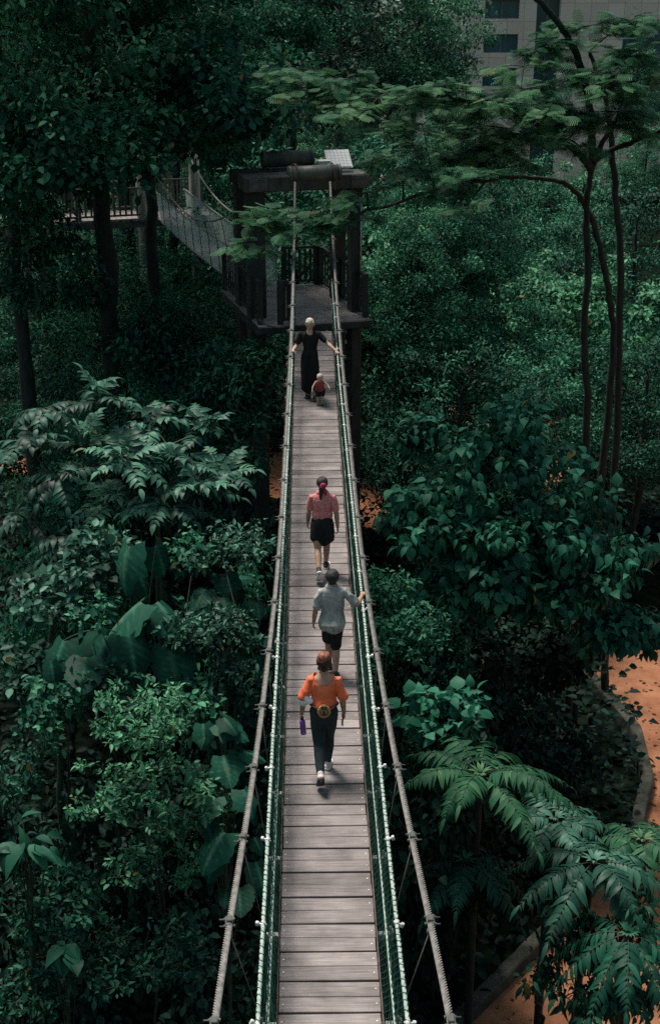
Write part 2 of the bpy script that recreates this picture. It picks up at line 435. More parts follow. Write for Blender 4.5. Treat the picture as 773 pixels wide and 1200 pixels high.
plank_deck(nm, BR0, .405, .45, zdeck, lambda y: 0.0).build('deck', [M['wood'], M['bolt']], bridge)
# edge steel angle under/along the boards
ysamp = np.arange(BR0, BR1 + .01, .4)
for sx in (-1, 1):
    m = MB()
    n = len(ysamp)
    for (xo, zo, wx, wz) in ((.462, -.012, .012, .075), (.405, -.075, .06, .05)):
        V = []
        for y in ysamp:
            z = zdeck(y)
            for (ax, az) in ((-1, -1), (1, -1), (1, 1), (-1, 1)): V.append((sx * xo + ax * wx / 2, y, z + zo + az * wz / 2))
        q = [[i * 4 + j, i * 4 + (j + 1) % 4, (i + 1) * 4 + (j + 1) % 4, (i + 1) * 4 + j] for i in range(n - 1) for j in range(4)]
        m.add(V, [np.array(q)])
    m.build('edge_angle', M['rust'], bridge)

# lines in space
def fy(y):  return np.clip((33.0 - np.asarray(y, float)) / 24.0, -.2, 1.5)
_cy = np.arange(-8, 40, .1)
_cx = np.convolve(np.pad(np.interp(_cy, [-4, 4, 8.3, 12, 13.6, 16.4, 20, 22.1, 25.7, 29.2, 33.7], [1.0, 1.0, .915, .715, .665, .565, .52, .495, .45, .43, .43]), 15, mode='edge'), np.ones(31) / 31, 'valid')
def cable_x(y): return np.interp(y, _cy, _cx)
CT = 14.42
def cable_z(y):
    y = np.asarray(y, float); yl = 12.0
    low = zdeck(yl) + 1.0
    return low + (CT - low) * np.where(y > yl, (np.abs(y - yl) / (33.7 - yl)) ** 1.7, .15 * ((yl - y) / 20) ** 2)
def rail_x(y): return .465 + .11 * np.clip((26 - np.asarray(y, float)) / 18, 0, 1.1)
def rail_z(y): return zdeck(y) + 1.0 + .012 * np.sin(np.asarray(y) * 1.7)
def mid_x(y): return .462 + .062 * np.clip((26 - np.asarray(y, float)) / 18, 0, 1.1)
def mid_z(y): return zdeck(y) + .52 + .01 * np.sin(np.asarray(y) * 2.3 + 1)

yc = np.concatenate([np.arange(BR0, 8, .05), np.arange(8, 20, .011), np.arange(20, 33.72, .03)])
hang_y = np.arange(BR0 + .35, 32.6, 1.215)
for sx in (-1, 1):
    pts = np.column_stack([sx * cable_x(yc), yc, cable_z(yc)])
    m = MB(); m.tube(pts, .0265, 42, twist=yc * 2 * pi / .21 * sx, lobes=(7, .38), side=(0, 0, 1))
    m.build('main_cable', M['rope_grey'], bridge)
    pr = np.column_stack([sx * rail_x(yc), yc, rail_z(yc)])
    m = MB(); m.tube(pr, .016, 18, twist=yc * 2 * pi / .19 * sx, lobes=(3, .30), side=(0, 0, 1))
    m.build('handrail_rope', M['rope_green'], bridge)
    pm = np.column_stack([sx * mid_x(yc), yc, mid_z(yc)])
    m = MB(); m.tube(pm[::2], .0145, 8, side=(0, 0, 1)); m.build('middle_rope', M['rope_green'], bridge)
    # netting: two families of diagonal cords + lashing round the rail
    m = MB()
    cell = .085
    for fam in (-1, 1):
        for y0 in np.arange(BR0 - 1.0, BR1, cell):
            s_ = np.linspace(0, 1, 7)
            yy = y0 + (s_ if fam > 0 else 1 - s_) * .98 + rng.normal(0, .006, 7)
            if yy.min() < BR0 or yy.max() > BR1 - .1: continue
            xx = np.where(s_ < .52, .468 + (mid_x(yy) - .468) * s_ / .52, mid_x(yy) + (rail_x(yy) - mid_x(yy)) * (s_ - .52) / .48)
            zz = zdeck(yy) + .005 + s_ * (rail_z(yy) - zdeck(yy) - .005)
            bulge = .02 * np.sin(s_ * 2 * pi) + rng.normal(0, .003, 7)
            m.tube(np.column_stack([sx * (xx + bulge + .003 * fam), yy, zz]), .0034, 3, cap=False, smooth=False)
    yl = np.arange(BR0, BR1, .012)
    ph = np.cumsum(np.full(len(yl), .012) * np.interp(yl, np.arange(BR0 - 1, BR1 + 1, .11), rng.uniform(.55, 1.5, len(np.arange(BR0 - 1, BR1 + 1, .11))))) * 2 * pi / .10
    m.tube(np.column_stack([sx * rail_x(yl) + .0235 * np.cos(ph), yl, rail_z(yl) + .0215 * np.sin(ph)]), .0030, 4, cap=False, smooth=False)
    ph = yl[::2] * 2 * pi / .12
    m.tube(np.column_stack([sx * mid_x(yl[::2]) + .014 * np.cos(ph), yl[::2], mid_z(yl[::2]) + .014 * np.sin(ph)]), .0022, 3, cap=False, smooth=False)
    m.build('safety_net', M['net'], bridge)

# cross beams, hangers, cable clamps, rail clips: one mesh each, copied along
def clamp_mesh():
    m = MB()
    m.box((0.012, 0, 0), (.050, .12, .06), bev=.006)                      # saddle halves
    m.box((.0, -.01, .034), (.05, .07, .03), bev=.005)
    for yy in (-.045, .045):
        m.tube([(-.045, yy, .005), (.085, yy, .005)], .008, 6)        # bolts through the saddle
        for sx in (-1, 1): m.tube([(sx * .034, yy, .005), (sx * .048, yy, .005)], .016, 6)
    m.tube([(0, 0, -.02), (0, 0, -.10)], .014, 6)
    m.box((0, 0, -.11), (.05, .05, .05), bev=.008)
    return m
clip = MB(); clip.tube([(-.03, 0, 0), (.055, 0, 0)], .011, 6); clip.box((.05, 0, 0), (.03, .03, .045), bev=.006); clip.tube([(0, -.025, 0), (0, .025, 0)], .021, 10)
cl_o = rc_o = None; beam_o = None
for i, y in enumerate(hang_y):
    if beam_o is None:
        mb = MB(); mb.box((0, 0, 0), (1.22, .06, .07), bev=.006)
        for sx in (-1, 1): mb.box((sx * .615, 0, .015), (.03, .075, .1), bev=.006); mb.tube([(sx * .60, 0, .03), (sx * .60, 0, .11)], .014, 6)
        beam_o = mb.build('cross_beam', M['steel_light'], bridge); o = beam_o
    else:
        o = beam_o.copy(); COL.objects.link(o)
    o.location = (0, y, zdeck(y) - .105)
    for sx in (-1, 1):
        if cl_o is None: o = cl_o = clamp_mesh().build('cable_clamp', M['steel_mid'], bridge)
        else: o = cl_o.copy(); COL.objects.link(o)
        sl = (cable_z(y + .1) - cable_z(y - .1)) / .2
        o.location = (sx * cable_x(y), y, cable_z(y)); o.rotation_euler = (math.atan(sl), 0, rng.normal(0, .06) + (0 if sx > 0 else pi))
        if sx < 0: o.rotation_euler = (-math.atan(sl), 0, pi + rng.normal(0, .06))
        if rc_o is None: o = rc_o = clip.build('rail_clip', M['bolt'], bridge)
        else: o = rc_o.copy(); COL.objects.link(o)
        o.location = (sx * rail_x(y), y, rail_z(y)); o.rotation_euler = (rng.normal(0, .2), rng.normal(0, .25), (0 if sx > 0 else pi) + rng.normal(0, .25))
        h = MB(); h.tube([(sx * cable_x(y), y, cable_z(y) - .1), (sx * .60, y, zdeck(y) - .03)], .006, 5)
        h.build('hanger', M['steel_mid'], bridge)

# ------------------------------------------------------------------ far tower
M['beam'] = rough_mat('weathered_olive_steel_beam', (.022, .026, .024), (.075, .078, .068), 2.5, .6, stretch=(1, 1, .5), spec=.3, bump=.2)
TZ = zdeck(33.2)
TA = R(15)                                        # tower is turned to the second bridge
tower = thing('bridge_tower', 'dark steel portal tower with a white solar panel at the far end of the footbridge', 'tower', (-.42, 34.35, 0), TA)
Z = lambda z: z
BT = 14.55; BH = .36                              # cross-beam top, height
def tb(name, boxes, mat='steel_dark', bev=.015, parent=tower):
    m = MB()
    for c, s in boxes: m.box(c, s, bev=bev)
    return m.build(name, M[mat], parent)
LX, RX, DEP = -1.04, 1.54, 1.55
for (x, y, sw) in ((LX, 0, .43), (RX, 0, .28), (LX, DEP, .34), (RX, DEP, .34)):
    m = MB(); m.box((x, y, (BT - BH) / 2), (sw, .42, BT - BH), bev=.02)
    m.box((x, y, .15), (sw + .25, .67, .3), bev=.02)
    m.build('leg', M['steel_dark'], tower)
tb('cross_beam', [((.20, 0, BT - BH / 2), (3.12, .86, BH))], 'beam', bev=.02)
tb('cross_beam', [((.22, DEP, BT - BH / 2 - .03), (3.0, .5, BH - .06))], bev=.02)
for x in (LX, RX): tb('side_beam', [((x, DEP / 2, BT - BH / 2 - .03), (.4, DEP - .70, BH - .10))], bev=.02)
def pipe(name, p0, p1, r, mat, parent=tower, flanges=True):
    m = MB(); p0 = np.array(p0, float); p1 = np.array(p1, float)
    m.tube([p0, p1], r, 28)
    if flanges:
        for t in (0, 1):
            p = p0 + (p1 - p0) * t; d = unit(p1 - p0) * .03
            m.tube([p - d, p + d], r * 1.07, 28)
    return m.build(name, M[mat], parent)
M['pipe_olive'] = rough_mat('grey_olive_pipe', (.055, .06, .052), (.12, .12, .10), 3, .5, spec=.4, bump=.1)
pipe('saddle_pipe', (-.22, -.30, BT + .03), (1.02, -.30, BT + .03), .195, 'pipe_olive')
pipe('rear_pipe', (-.42, DEP + .05, BT + .17), (.85, DEP + .05, BT + .17), .20, 'beam')
for x in (-.08, .86):                              # U-bolts over the saddle pipe
    a = np.linspace(0, 2 * pi, 25)
    m = MB(); m.tube(np.column_stack([np.full(25, x), -.30 + .23 * np.cos(a), BT + .03 + .23 * np.sin(a)]), .02, 6, cap=False)
    m.box((x, -.50, BT - .25), (.07, .06, .2), bev=.01); m.build('cable_saddle', M['rust'], tower)
# solar panel on its frame, battery box
m = MB(); rot = rotz(R(-3)) @ rotx(R(38)); pc = np.array([1.14, .12, BT + .30])
m.box(pc, (.62, .62, .04), rot, bev=.006)
sp = m.build('solar_panel', None or rough_mat('pale_solar_panel_frame', (.5, .52, .52), (.62, .63, .63), 4, .35), tower)
mm_, nt, b, out = new_mat('solar_cells')
tc = nt.nodes.new('ShaderNodeTexCoord'); br = nt.nodes.new('ShaderNodeTexBrick'); br.offset = 0
br.inputs['Color1'].default_value = (.50, .52, .52, 1); br.inputs['Color2'].default_value = (.54, .56, .56, 1); br.inputs['Mortar'].default_value = (.30, .32, .33, 1)
br.inputs['Scale'].default_value = 1; br.inputs['Brick Width'].default_value = .095; br.inputs['Row Height'].default_value = .095; br.inputs['Mortar Size'].default_value = .008
nt.links.new(tc.outputs['Object'], br.inputs[0]); nt.links.new(br.outputs[0], b.inputs['Base Color']); b.inputs['Roughness'].default_value = .2
m = MB(); m.box((0, 0, 0), (.57, .57, .012)); c_ = m.build('solar_cells', mm_, sp)
c_.matrix_local = Matrix.Translation((pc + rot @ np.array([0, 0, .024])).tolist()) @ Matrix(rot.tolist()).to_4x4()
tb('panel_post', [((1.17, .18, BT + .12), (.07, .07, .24))], 'steel_mid', .006)
tb('battery_box', [((.76, .12, BT + .13), (.26, .22, .26)), ((.76, .12, BT + .275), (.30, .26, .03))], 'bolt', .012)
m = MB(); t_ = np.linspace(0, 1, 16)
m.tube(np.column_stack([-.25 + .9 * t_, np.full(16, .2), BT + .06 + .16 * np.sin(t_ * pi * 1.5) ** 2]), .012, 5); m.build('electric_cable', M['steel_dark'], tower)
for sx, x in ((-1, LX), (1, RX)):                  # gusset plates with bolts where the legs meet the beam
    m = MB(); m.box((x, -.455, BT - BH / 2), (.46, .02, BH - .06), bev=.004)
    for bx_ in (-.16, -.05, .06, .17):
        for bz in (-.09, .09): m.tube([(x + bx_, -.46, BT - BH / 2 + bz), (x + bx_, -.485, BT - BH / 2 + bz)], .016, 6)
    m.build('gusset_plate', M['steel_mid'], tower)
    m = MB(); m.box((x - sx * .42, 0, BT - BH - .30), (.07, .12, .80), roty(sx * R(-45) * -1), bev=.006); m.build('brace', M['steel_dark'], tower)
# thin conduit down the right front leg
m = MB(); m.tube([(RX + .09, -.24, BT - .75), (RX + .09, -.24, TZ + .9)], .022, 6); m.build('conduit', M['steel_light'], tower)
# platform slab (in tower frame) with timber deck, toe beam
PW0, PW1, PY0, PY1 = -1.22, 1.66, -1.05, 3.6
m = MB(); n_b = int((PY1 - PY0) / .2)
for k in range(n_b):
    y = PY0 + .1 + k * .2
    m.box(((PW0 + PW1) / 2, y, TZ - .0225), (PW1 - PW0, .188, .045), tint=float(np.clip(rng.normal(.45, .2), 0, 1)), bev=.004)
m.build('platform_deck', M['wood'], tower)
tb('platform_frame', [(((PW0 + PW1) / 2, PY0 + .06, TZ - .13), (PW1 - PW0, .12, .16)), (((PW0 + PW1) / 2, PY1 - .06, TZ - .17), (PW1 - PW0, .12, .24)),
                      ((PW0 + .06, (PY0 + PY1) / 2, TZ - .17), (.12, PY1 - PY0 - .25, .24)), ((PW1 - .06, (PY0 + PY1) / 2, TZ - .17), (.12, PY1 - PY0 - .25, .24))])
def railing(name, p0, p1, h=1.05, post=.13, nb=7, mat='steel_dark', parent=tower, z0=TZ, infill=True):
    p0 = np.array([*p0, z0]); p1 = np.array([*p1, z0]); L = np.linalg.norm(p1 - p0); a = math.atan2(p1[1] - p0[1], p1[0] - p0[0])
    rot = rotz(a); m = MB()
    for t in (0, 1): m.box(p0 + (p1 - p0) * t + [0, 0, h / 2 + .03], (post, post, h + .06), rot, bev=.01)
    for z in (h, .12): m.box((p0 + p1) / 2 + [0, 0, z], (L - post, .06, .07), rot, bev=.006)
    if infill:
        for i in range(1, nb): m.box(p0 + (p1 - p0) * i / nb + [0, 0, h / 2 + .05], (.075, .03, h - .2), rot, bev=.004)
    return m.build(name, M[mat], parent)
railing('railing', (LX + .38, PY0 + .1), (-.36, PY0 + .1), nb=3)
railing('railing', (PW0 + .08, PY0 + .25), (PW0 + .08, PY1 - .2), nb=16)
railing('railing', (PW1 - .08, PY0 + .25), (PW1 - .08, PY1 - .2), nb=16)
railing('railing', (.55, PY1 - .15), (PW1 - .2, PY1 - .15), nb=6)
# stray steel strip edge seen at the foot of the left leg
m = MB(); t_ = np.linspace(0, 1, 14)
m.tube(np.column_stack([LX - .2 + 1.0 * t_, np.full(14, PY0 - .06), TZ - .03 + .22 * (1 - t_) ** 6 + .02 * np.sin(t_ * 9)]), .018, 5)
m.build('edge_cable', M['steel_mid'], tower)

# ------------------------------------------------------------------ second bridge beyond the tower
A2 = R(16.5)
b2 = thing('suspension_bridge', 'second grey netted footbridge running back from the tower into the dark trees on the left', 'footbridge', (-1.35, 37.3, 0), A2)
L2 = 13.0
def z2(y): return TZ - .02 - .10 * (1 - ((np.asarray(y, float) - L2 / 2) / (L2 / 2)) ** 2)
m = MB()
for k in range(int(L2 / .2)):
    y = .1 + k * .2; sl = float(z2(y + .1) - z2(y - .1)) / .2
    m.box((0, y, float(z2(y)) - .02), (.92, .186, .045), rotx(math.atan(sl)), tint=float(np.clip(rng.normal(.6, .2), 0, 1)), bev=.004)
m.build('deck', M['wood'], b2)
M['net_grey'] = rough_mat('pale_grey_netting', (.34, .39, .36), (.55, .6, .57), 5, .8)
yy2 = np.arange(0, L2 + .01, .12)
for sx in (-1, 1):
    m = MB(); m.tube(np.column_stack([np.full(len(yy2), sx * .55), yy2, z2(yy2) + 1.0]), .022, 8, side=(0, 0, 1)); m.build('handrail_rope', M['rope_grey'], b2)
    cz = z2(L2 / 2) + 1.25 + 1.1 * ((yy2 - L2 / 2) / (L2 / 2)) ** 2
    m = MB(); m.tube(np.column_stack([np.full(len(yy2), sx * .72), yy2, cz]), .028, 8, side=(0, 0, 1))
    m.build('main_cable', M['rope_grey'], b2)
    m = MB()
    for fam in (-1, 1):
        for y0 in np.arange(-1, L2, .085):
            s_ = np.linspace(0, 1, 5); ya = y0 + (s_ if fam > 0 else 1 - s_) * .95
            if ya.min() < 0 or ya.max() > L2: continue
            m.tube(np.column_stack([sx * (.47 + .08 * s_), ya, z2(ya) + s_]), .0055, 3, cap=False, smooth=False)
    m.build('safety_net', M['net_grey'], b2)
    for y in np.arange(.6, L2, 1.2):
        zt = float(z2(L2 / 2) + 1.25 + 1.1 * ((y - L2 / 2) / (L2 / 2)) ** 2)
        m = MB(); m.tube([(sx * .72, y, zt), (sx * .58, y, float(z2(y)) + 1.0), (sx * .50, y, float(z2(y)) - .05)], .012, 5); m.build('hanger', M['steel_mid'], b2)
# far platform: deck, posts, railings, portal
e2 = np.array([-1.35, 37.3]) + (rotz(A2)[:2, :2] @ np.array([0, L2]))
fp = thing('viewing_platform', 'raised walkway platform with pale rails at the far end of the second footbridge', 'platform', (e2[0], e2[1], 0), A2)
m = MB()
for k in range(int(11 / .2)):
    m.box((-9.3 + k * .2 + .1, 1.05, TZ - .03), (.186, 2.0, .05), tint=float(rng.uniform(.5, .9)), bev=.004)
m.build('platform_deck', M['wood'], fp)
tb('platform_frame', [((-3.8, .1, TZ - .2), (11, .1, .24)), ((-3.8, 2.0, TZ - .2), (11, .1, .24))], 'steel_mid', .01, fp)
for (xa, xb) in ((-9.2, -6.2), (-6.1, -3.3), (-3.2, -.75)): railing('railing', (xa, .12), (xb, .12), nb=12, mat='steel_mid', parent=fp, post=.09)
for (xa, xb) in ((-9.2, -6.2), (-6.1, -3.3), (-3.2, -.3), (-.2, 1.6)): railing('railing', (xa, 2.0), (xb, 2.0), nb=12, mat='steel_mid', parent=fp, post=.09)
for x in (-.95, .98):
    m = MB(); zt = 14.9 if x > 0 else 13.2
    m.tube([(x, .25, 0), (x, .25, zt)], .2, 16); m.build('post', M['pole'], fp)
for x in (-8.5, -5.0): 
    m = MB(); m.tube([(x, 1.9, 0), (x, 1.9, TZ - .3)], .16, 12); m.build('post', M['pole'], fp)
pipe('cross_beam', (-1.3, .25, 13.1), (.8, .25, 13.1), .11, 'pole', fp)
# ------------------------------------------------------------------ people
def skin_mat(name, c, c2):
    m = rough_mat(name, c, c2, 9, .55, spec=.35); return m
M['skin_tan'] = skin_mat('tan_skin', (.34, .19, .13), (.42, .25, .18))
M['skin_pale'] = skin_mat('pale_skin', (.44, .27, .20), (.54, .35, .27))
M['eye'] = rough_mat('dark_eye', (.01, .01, .01), (.03, .02, .02), 20, .2)
M['lips'] = rough_mat('lips', (.30, .11, .10), (.36, .15, .13), 20, .5)

def cloth(name, c1, c2, scale=7, bump=.5, rough=.85):
    return rough_mat(name, c1, c2, scale, rough, spec=.2, bump=bump, stretch=(1, 1, .6))
M['orange'] = cloth('orange_top', (.68, .115, .045), (.88, .20, .095))
M['leggings'] = cloth('dark_leggings', (.012, .022, .024), (.030, .045, .048))
M['grey_shirt'] = cloth('mottled_grey_tshirt', (.19, .20, .19), (.40, .41, .39), 14)
M['shorts'] = cloth('black_shorts', (.006, .008, .010), (.018, .02, .022))
M['pink_shirt'] = cloth('red_speckled_blouse', (.46, .085, .09), (.72, .32, .30), 42)
M['dress'] = cloth('black_dress', (.006, .007, .008), (.016, .017, .018))
M['red_vest'] = cloth('red_child_vest', (.28, .035, .04), (.40, .09, .09))
M['hair_black'] = rough_mat('black_hair', (.006, .006, .006), (.03, .028, .027), 30, .5, spec=.4, stretch=(3, 3, .4), bump=.6)
M['hair_brown'] = rough_mat('dark_brown_hair', (.012, .008, .007), (.045, .022, .016), 30, .5, spec=.4, stretch=(3, 3, .4), bump=.6)
M['hair_red'] = rough_mat('auburn_hair_bun', (.09, .022, .012), (.36, .12, .06), 24, .5, spec=.4, bump=.8)
M['hair_blonde'] = rough_mat('platinum_hair', (.42, .36, .27), (.68, .62, .52), 30, .5, spec=.4, stretch=(3, 3, .4), bump=.6)
M['magenta'] = cloth('magenta_scarf', (.42, .015, .06), (.58, .04, .11))
M['shoe_white'] = rough_mat('pale_shoe_fabric', (.48, .40, .39), (.66, .58, .56), 14, .7)
M['shoe_black'] = rough_mat('black_shoe_fabric', (.012, .012, .013), (.03, .03, .03), 14, .7)
M['sole_dark'] = rough_mat('dark_rubber_sole', (.03, .035, .035), (.07, .075, .07), 14, .8)
M['sole_white'] = rough_mat('white_rubber_sole', (.55, .55, .52), (.72, .72, .70), 14, .6)
M['white_cloth'] = cloth('white_cloth', (.62, .62, .62), (.8, .8, .79))
M['straw'] = rough_mat('golden_woven_straw', (.34, .17, .06), (.56, .32, .12), 40, .8, bump=.8)
M['straw_dark'] = rough_mat('brown_leather_trim', (.05, .025, .014), (.10, .05, .03), 20, .6)
M['purple'] = rough_mat('purple_bottle_plastic', (.19, .065, .33), (.27, .11, .43), 3, .25, spec=.5)
M['phone'] = rough_mat('black_phone_glass', (.008, .008, .009), (.015, .015, .016), 5, .2)

def remesh(mb, name, mat, parent, vox, smooth=4, fold=0.0, fscale=9.0, seed=0, cut=None):
    """union of overlapping closed shapes -> one continuous smooth surface"""
    src = mb.build(name + '_src', mat)
    md = src.modifiers.new('r', 'REMESH'); md.mode = 'VOXEL'; md.voxel_size = vox; md.use_smooth_shade = True
    if smooth:
        sm = src.modifiers.new('s', 'SMOOTH'); sm.factor = .5; sm.iterations = smooth
    dg = bpy.context.evaluated_depsgraph_get()
    me = bpy.data.meshes.new_from_object(src.evaluated_get(dg))
    old = src.data; bpy.data.objects.remove(src); bpy.data.meshes.remove(old)
    me.name = name
    n = len(me.vertices); co_ = np.empty(n * 3, np.float32); me.vertices.foreach_get('co', co_); co_ = co_.reshape(-1, 3).astype(float)
    if fold:
        no = np.empty(n * 3, np.float32); me.vertices.foreach_get('normal', no); no = no.reshape(-1, 3)
        r_ = np.random.default_rng(seed); d = np.zeros(n)
        for _ in range(9):
            k = r_.normal(0, 1, 3) * fscale * np.array([1, 1, .55]); k2 = r_.normal(0, 1, 3) * 5
            d += np.sin(co_ @ k + r_.uniform(0, 6) + 1.2 * np.sin(co_ @ k2)) / 3
        d = -np.abs(d) + .5
        me.vertices.foreach_set('co', (co_ + no * (fold * d)[:, None]).astype(np.float32).ravel())
    if cut is not None:
        import bmesh
        bm = bmesh.new(); bm.from_mesh(me); bm.verts.ensure_lookup_table()
        dead = [v for v in bm.verts if cut(v.co)]
        bmesh.ops.delete(bm, geom=dead, context='VERTS')
        for _ in range(4):
            bnd = [v for v in bm.verts if v.is_boundary]
            new = {v: sum((e.other_vert(v).co for e in v.link_edges if e.is_boundary), v.co.copy() * 0) / max(1, sum(e.is_boundary for e in v.link_edges)) for v in bnd}
            for v, c in new.items(): v.co = v.co * .5 + c * .5
        bm.to_mesh(me); bm.free()
    me.materials.clear(); me.materials.append(mat)
    me.polygons.foreach_set('use_smooth', np.ones(len(me.polygons), bool)); me.update()
    o = bpy.data.objects.new(name, me); COL.objects.link(o); o.parent = parent
    return o

def cap_path(pts, r, r2=None, n=5):
    """round the two ends of a tube path"""
    pts = np.asarray(pts, float); r = np.broadcast_to(np.asarray(r, float), (len(pts),)).copy()
    r2 = r.copy() if r2 is None else np.broadcast_to(np.asarray(r2, float), (len(pts),)).copy()
    a = np.linspace(pi / 2, 0.15, n)[:-1] if n else []
    def end(p, q, ra, rb):
        d = unit(p - q); e = min(ra, rb)
        th = np.linspace(.12, pi / 2, n)[:-1]
        return [p + d * e * cos(t) for t in th], [ra * sin(t) for t in th], [rb * sin(t) for t in th]
    A = end(pts[0], pts[1], r[0], r2[0]); B = end(pts[-1], pts[-2], r[-1], r2[-1])
    P_ = np.array(A[0] + list(pts) + B[0][::-1]); Ra = np.array(A[1] + list(r) + B[1][::-1]); Rb = np.array(A[2] + list(r2) + B[2][::-1])
    return P_, Ra, Rb
def limb(mb, pts, r, r2=None, side=None, sides=14, sub=3):
    pts = np.asarray(pts, float); r = np.broadcast_to(np.asarray(r, float), (len(pts),)); r2_ = r if r2 is None else np.broadcast_to(np.asarray(r2, float), (len(pts),))
    p, a, b = cap_path(pts, r, r2_)
    mb.tube(p, a, sides, rad2=b, side=side)
def ell(mb, c, r, rot=None, n=14):
    th = np.linspace(.08, pi - .08, n)
    pts = np.column_stack([np.zeros(n), np.zeros(n), np.cos(th)]) * r[2]
    s0 = len(mb.v)
    mb.tube(pts, np.sin(th) * r[0], 18, rad2=np.sin(th) * r[1], side=(1, 0, 0))
    V = mb.v[-1]
    if rot is not None: V = V @ np.asarray(rot).T
    mb.v[-1] = V + np.asarray(c, float)

def ik(s, t, l1, l2, pole):
    s = np.asarray(s, float); t = np.asarray(t, float); d = np.linalg.norm(t - s); d = min(d, (l1 + l2) * .995)
    u = unit(t - s); a = (l1 * l1 - l2 * l2 + d * d) / (2 * d); h = math.sqrt(max(0, l1 * l1 - a * a))
    p = np.asarray(pole, float); p = unit(p - u * (p @ u))
    return s + u * a + p * h, s + u * d

def hand(mb, w, d, palm_n, side, s, curl=.5):
    """palm + four fingers + thumb; d along forearm, palm_n = direction the palm faces; side=+1 thumb along +cross(d,palm_n)"""
    d = unit(d); pn = np.asarray(palm_n, float); pn = unit(pn - d * (pn @ d)); x = np.cross(d, pn) * side
    pl = .085 * s; pw = .038 * s
    limb(mb, [w - d * .01 * s, w + d * pl * .5, w + d * pl], [.024 * s, pw, pw * .95], [.018 * s, .016 * s, .013 * s], side=x)
    for i, (off, ln) in enumerate(((.028, .070), (.010, .078), (-.009, .073), (-.027, .058))):
        b = w + d * pl * .93 + x * off * s; c = curl * (1 + .12 * i)
        d1 = unit(d * cos(c) + pn * sin(c)); d2 = unit(d * cos(2.1 * c) + pn * sin(2.1 * c)); d3 = unit(d * cos(3.0 * c) + pn * sin(3.0 * c))
        p1 = b + d1 * ln * .45 * s; p2 = p1 + d2 * ln * .32 * s; p3 = p2 + d3 * ln * .23 * s
        limb(mb, [b - d * .012 * s, b, p1, p2, p3], np.array([.0092, .0092, .0085, .0078, .0068]) * s, sides=8)
    b = w + d * pl * .28 + x * .026 * s
    t1 = unit(d * .6 + x * .75 + pn * .25 * (1 + curl)); t2 = unit(d * .8 + x * .25 + pn * (.3 + curl * .6))
    limb(mb, [b - x * .014 * s, b, b + t1 * .035 * s, b + t1 * .035 * s + t2 * .028 * s, b + t1 * .035 * s + t2 * .045 * s], np.array([.013, .0125, .0105, .0095, .007]) * s, sides=8)

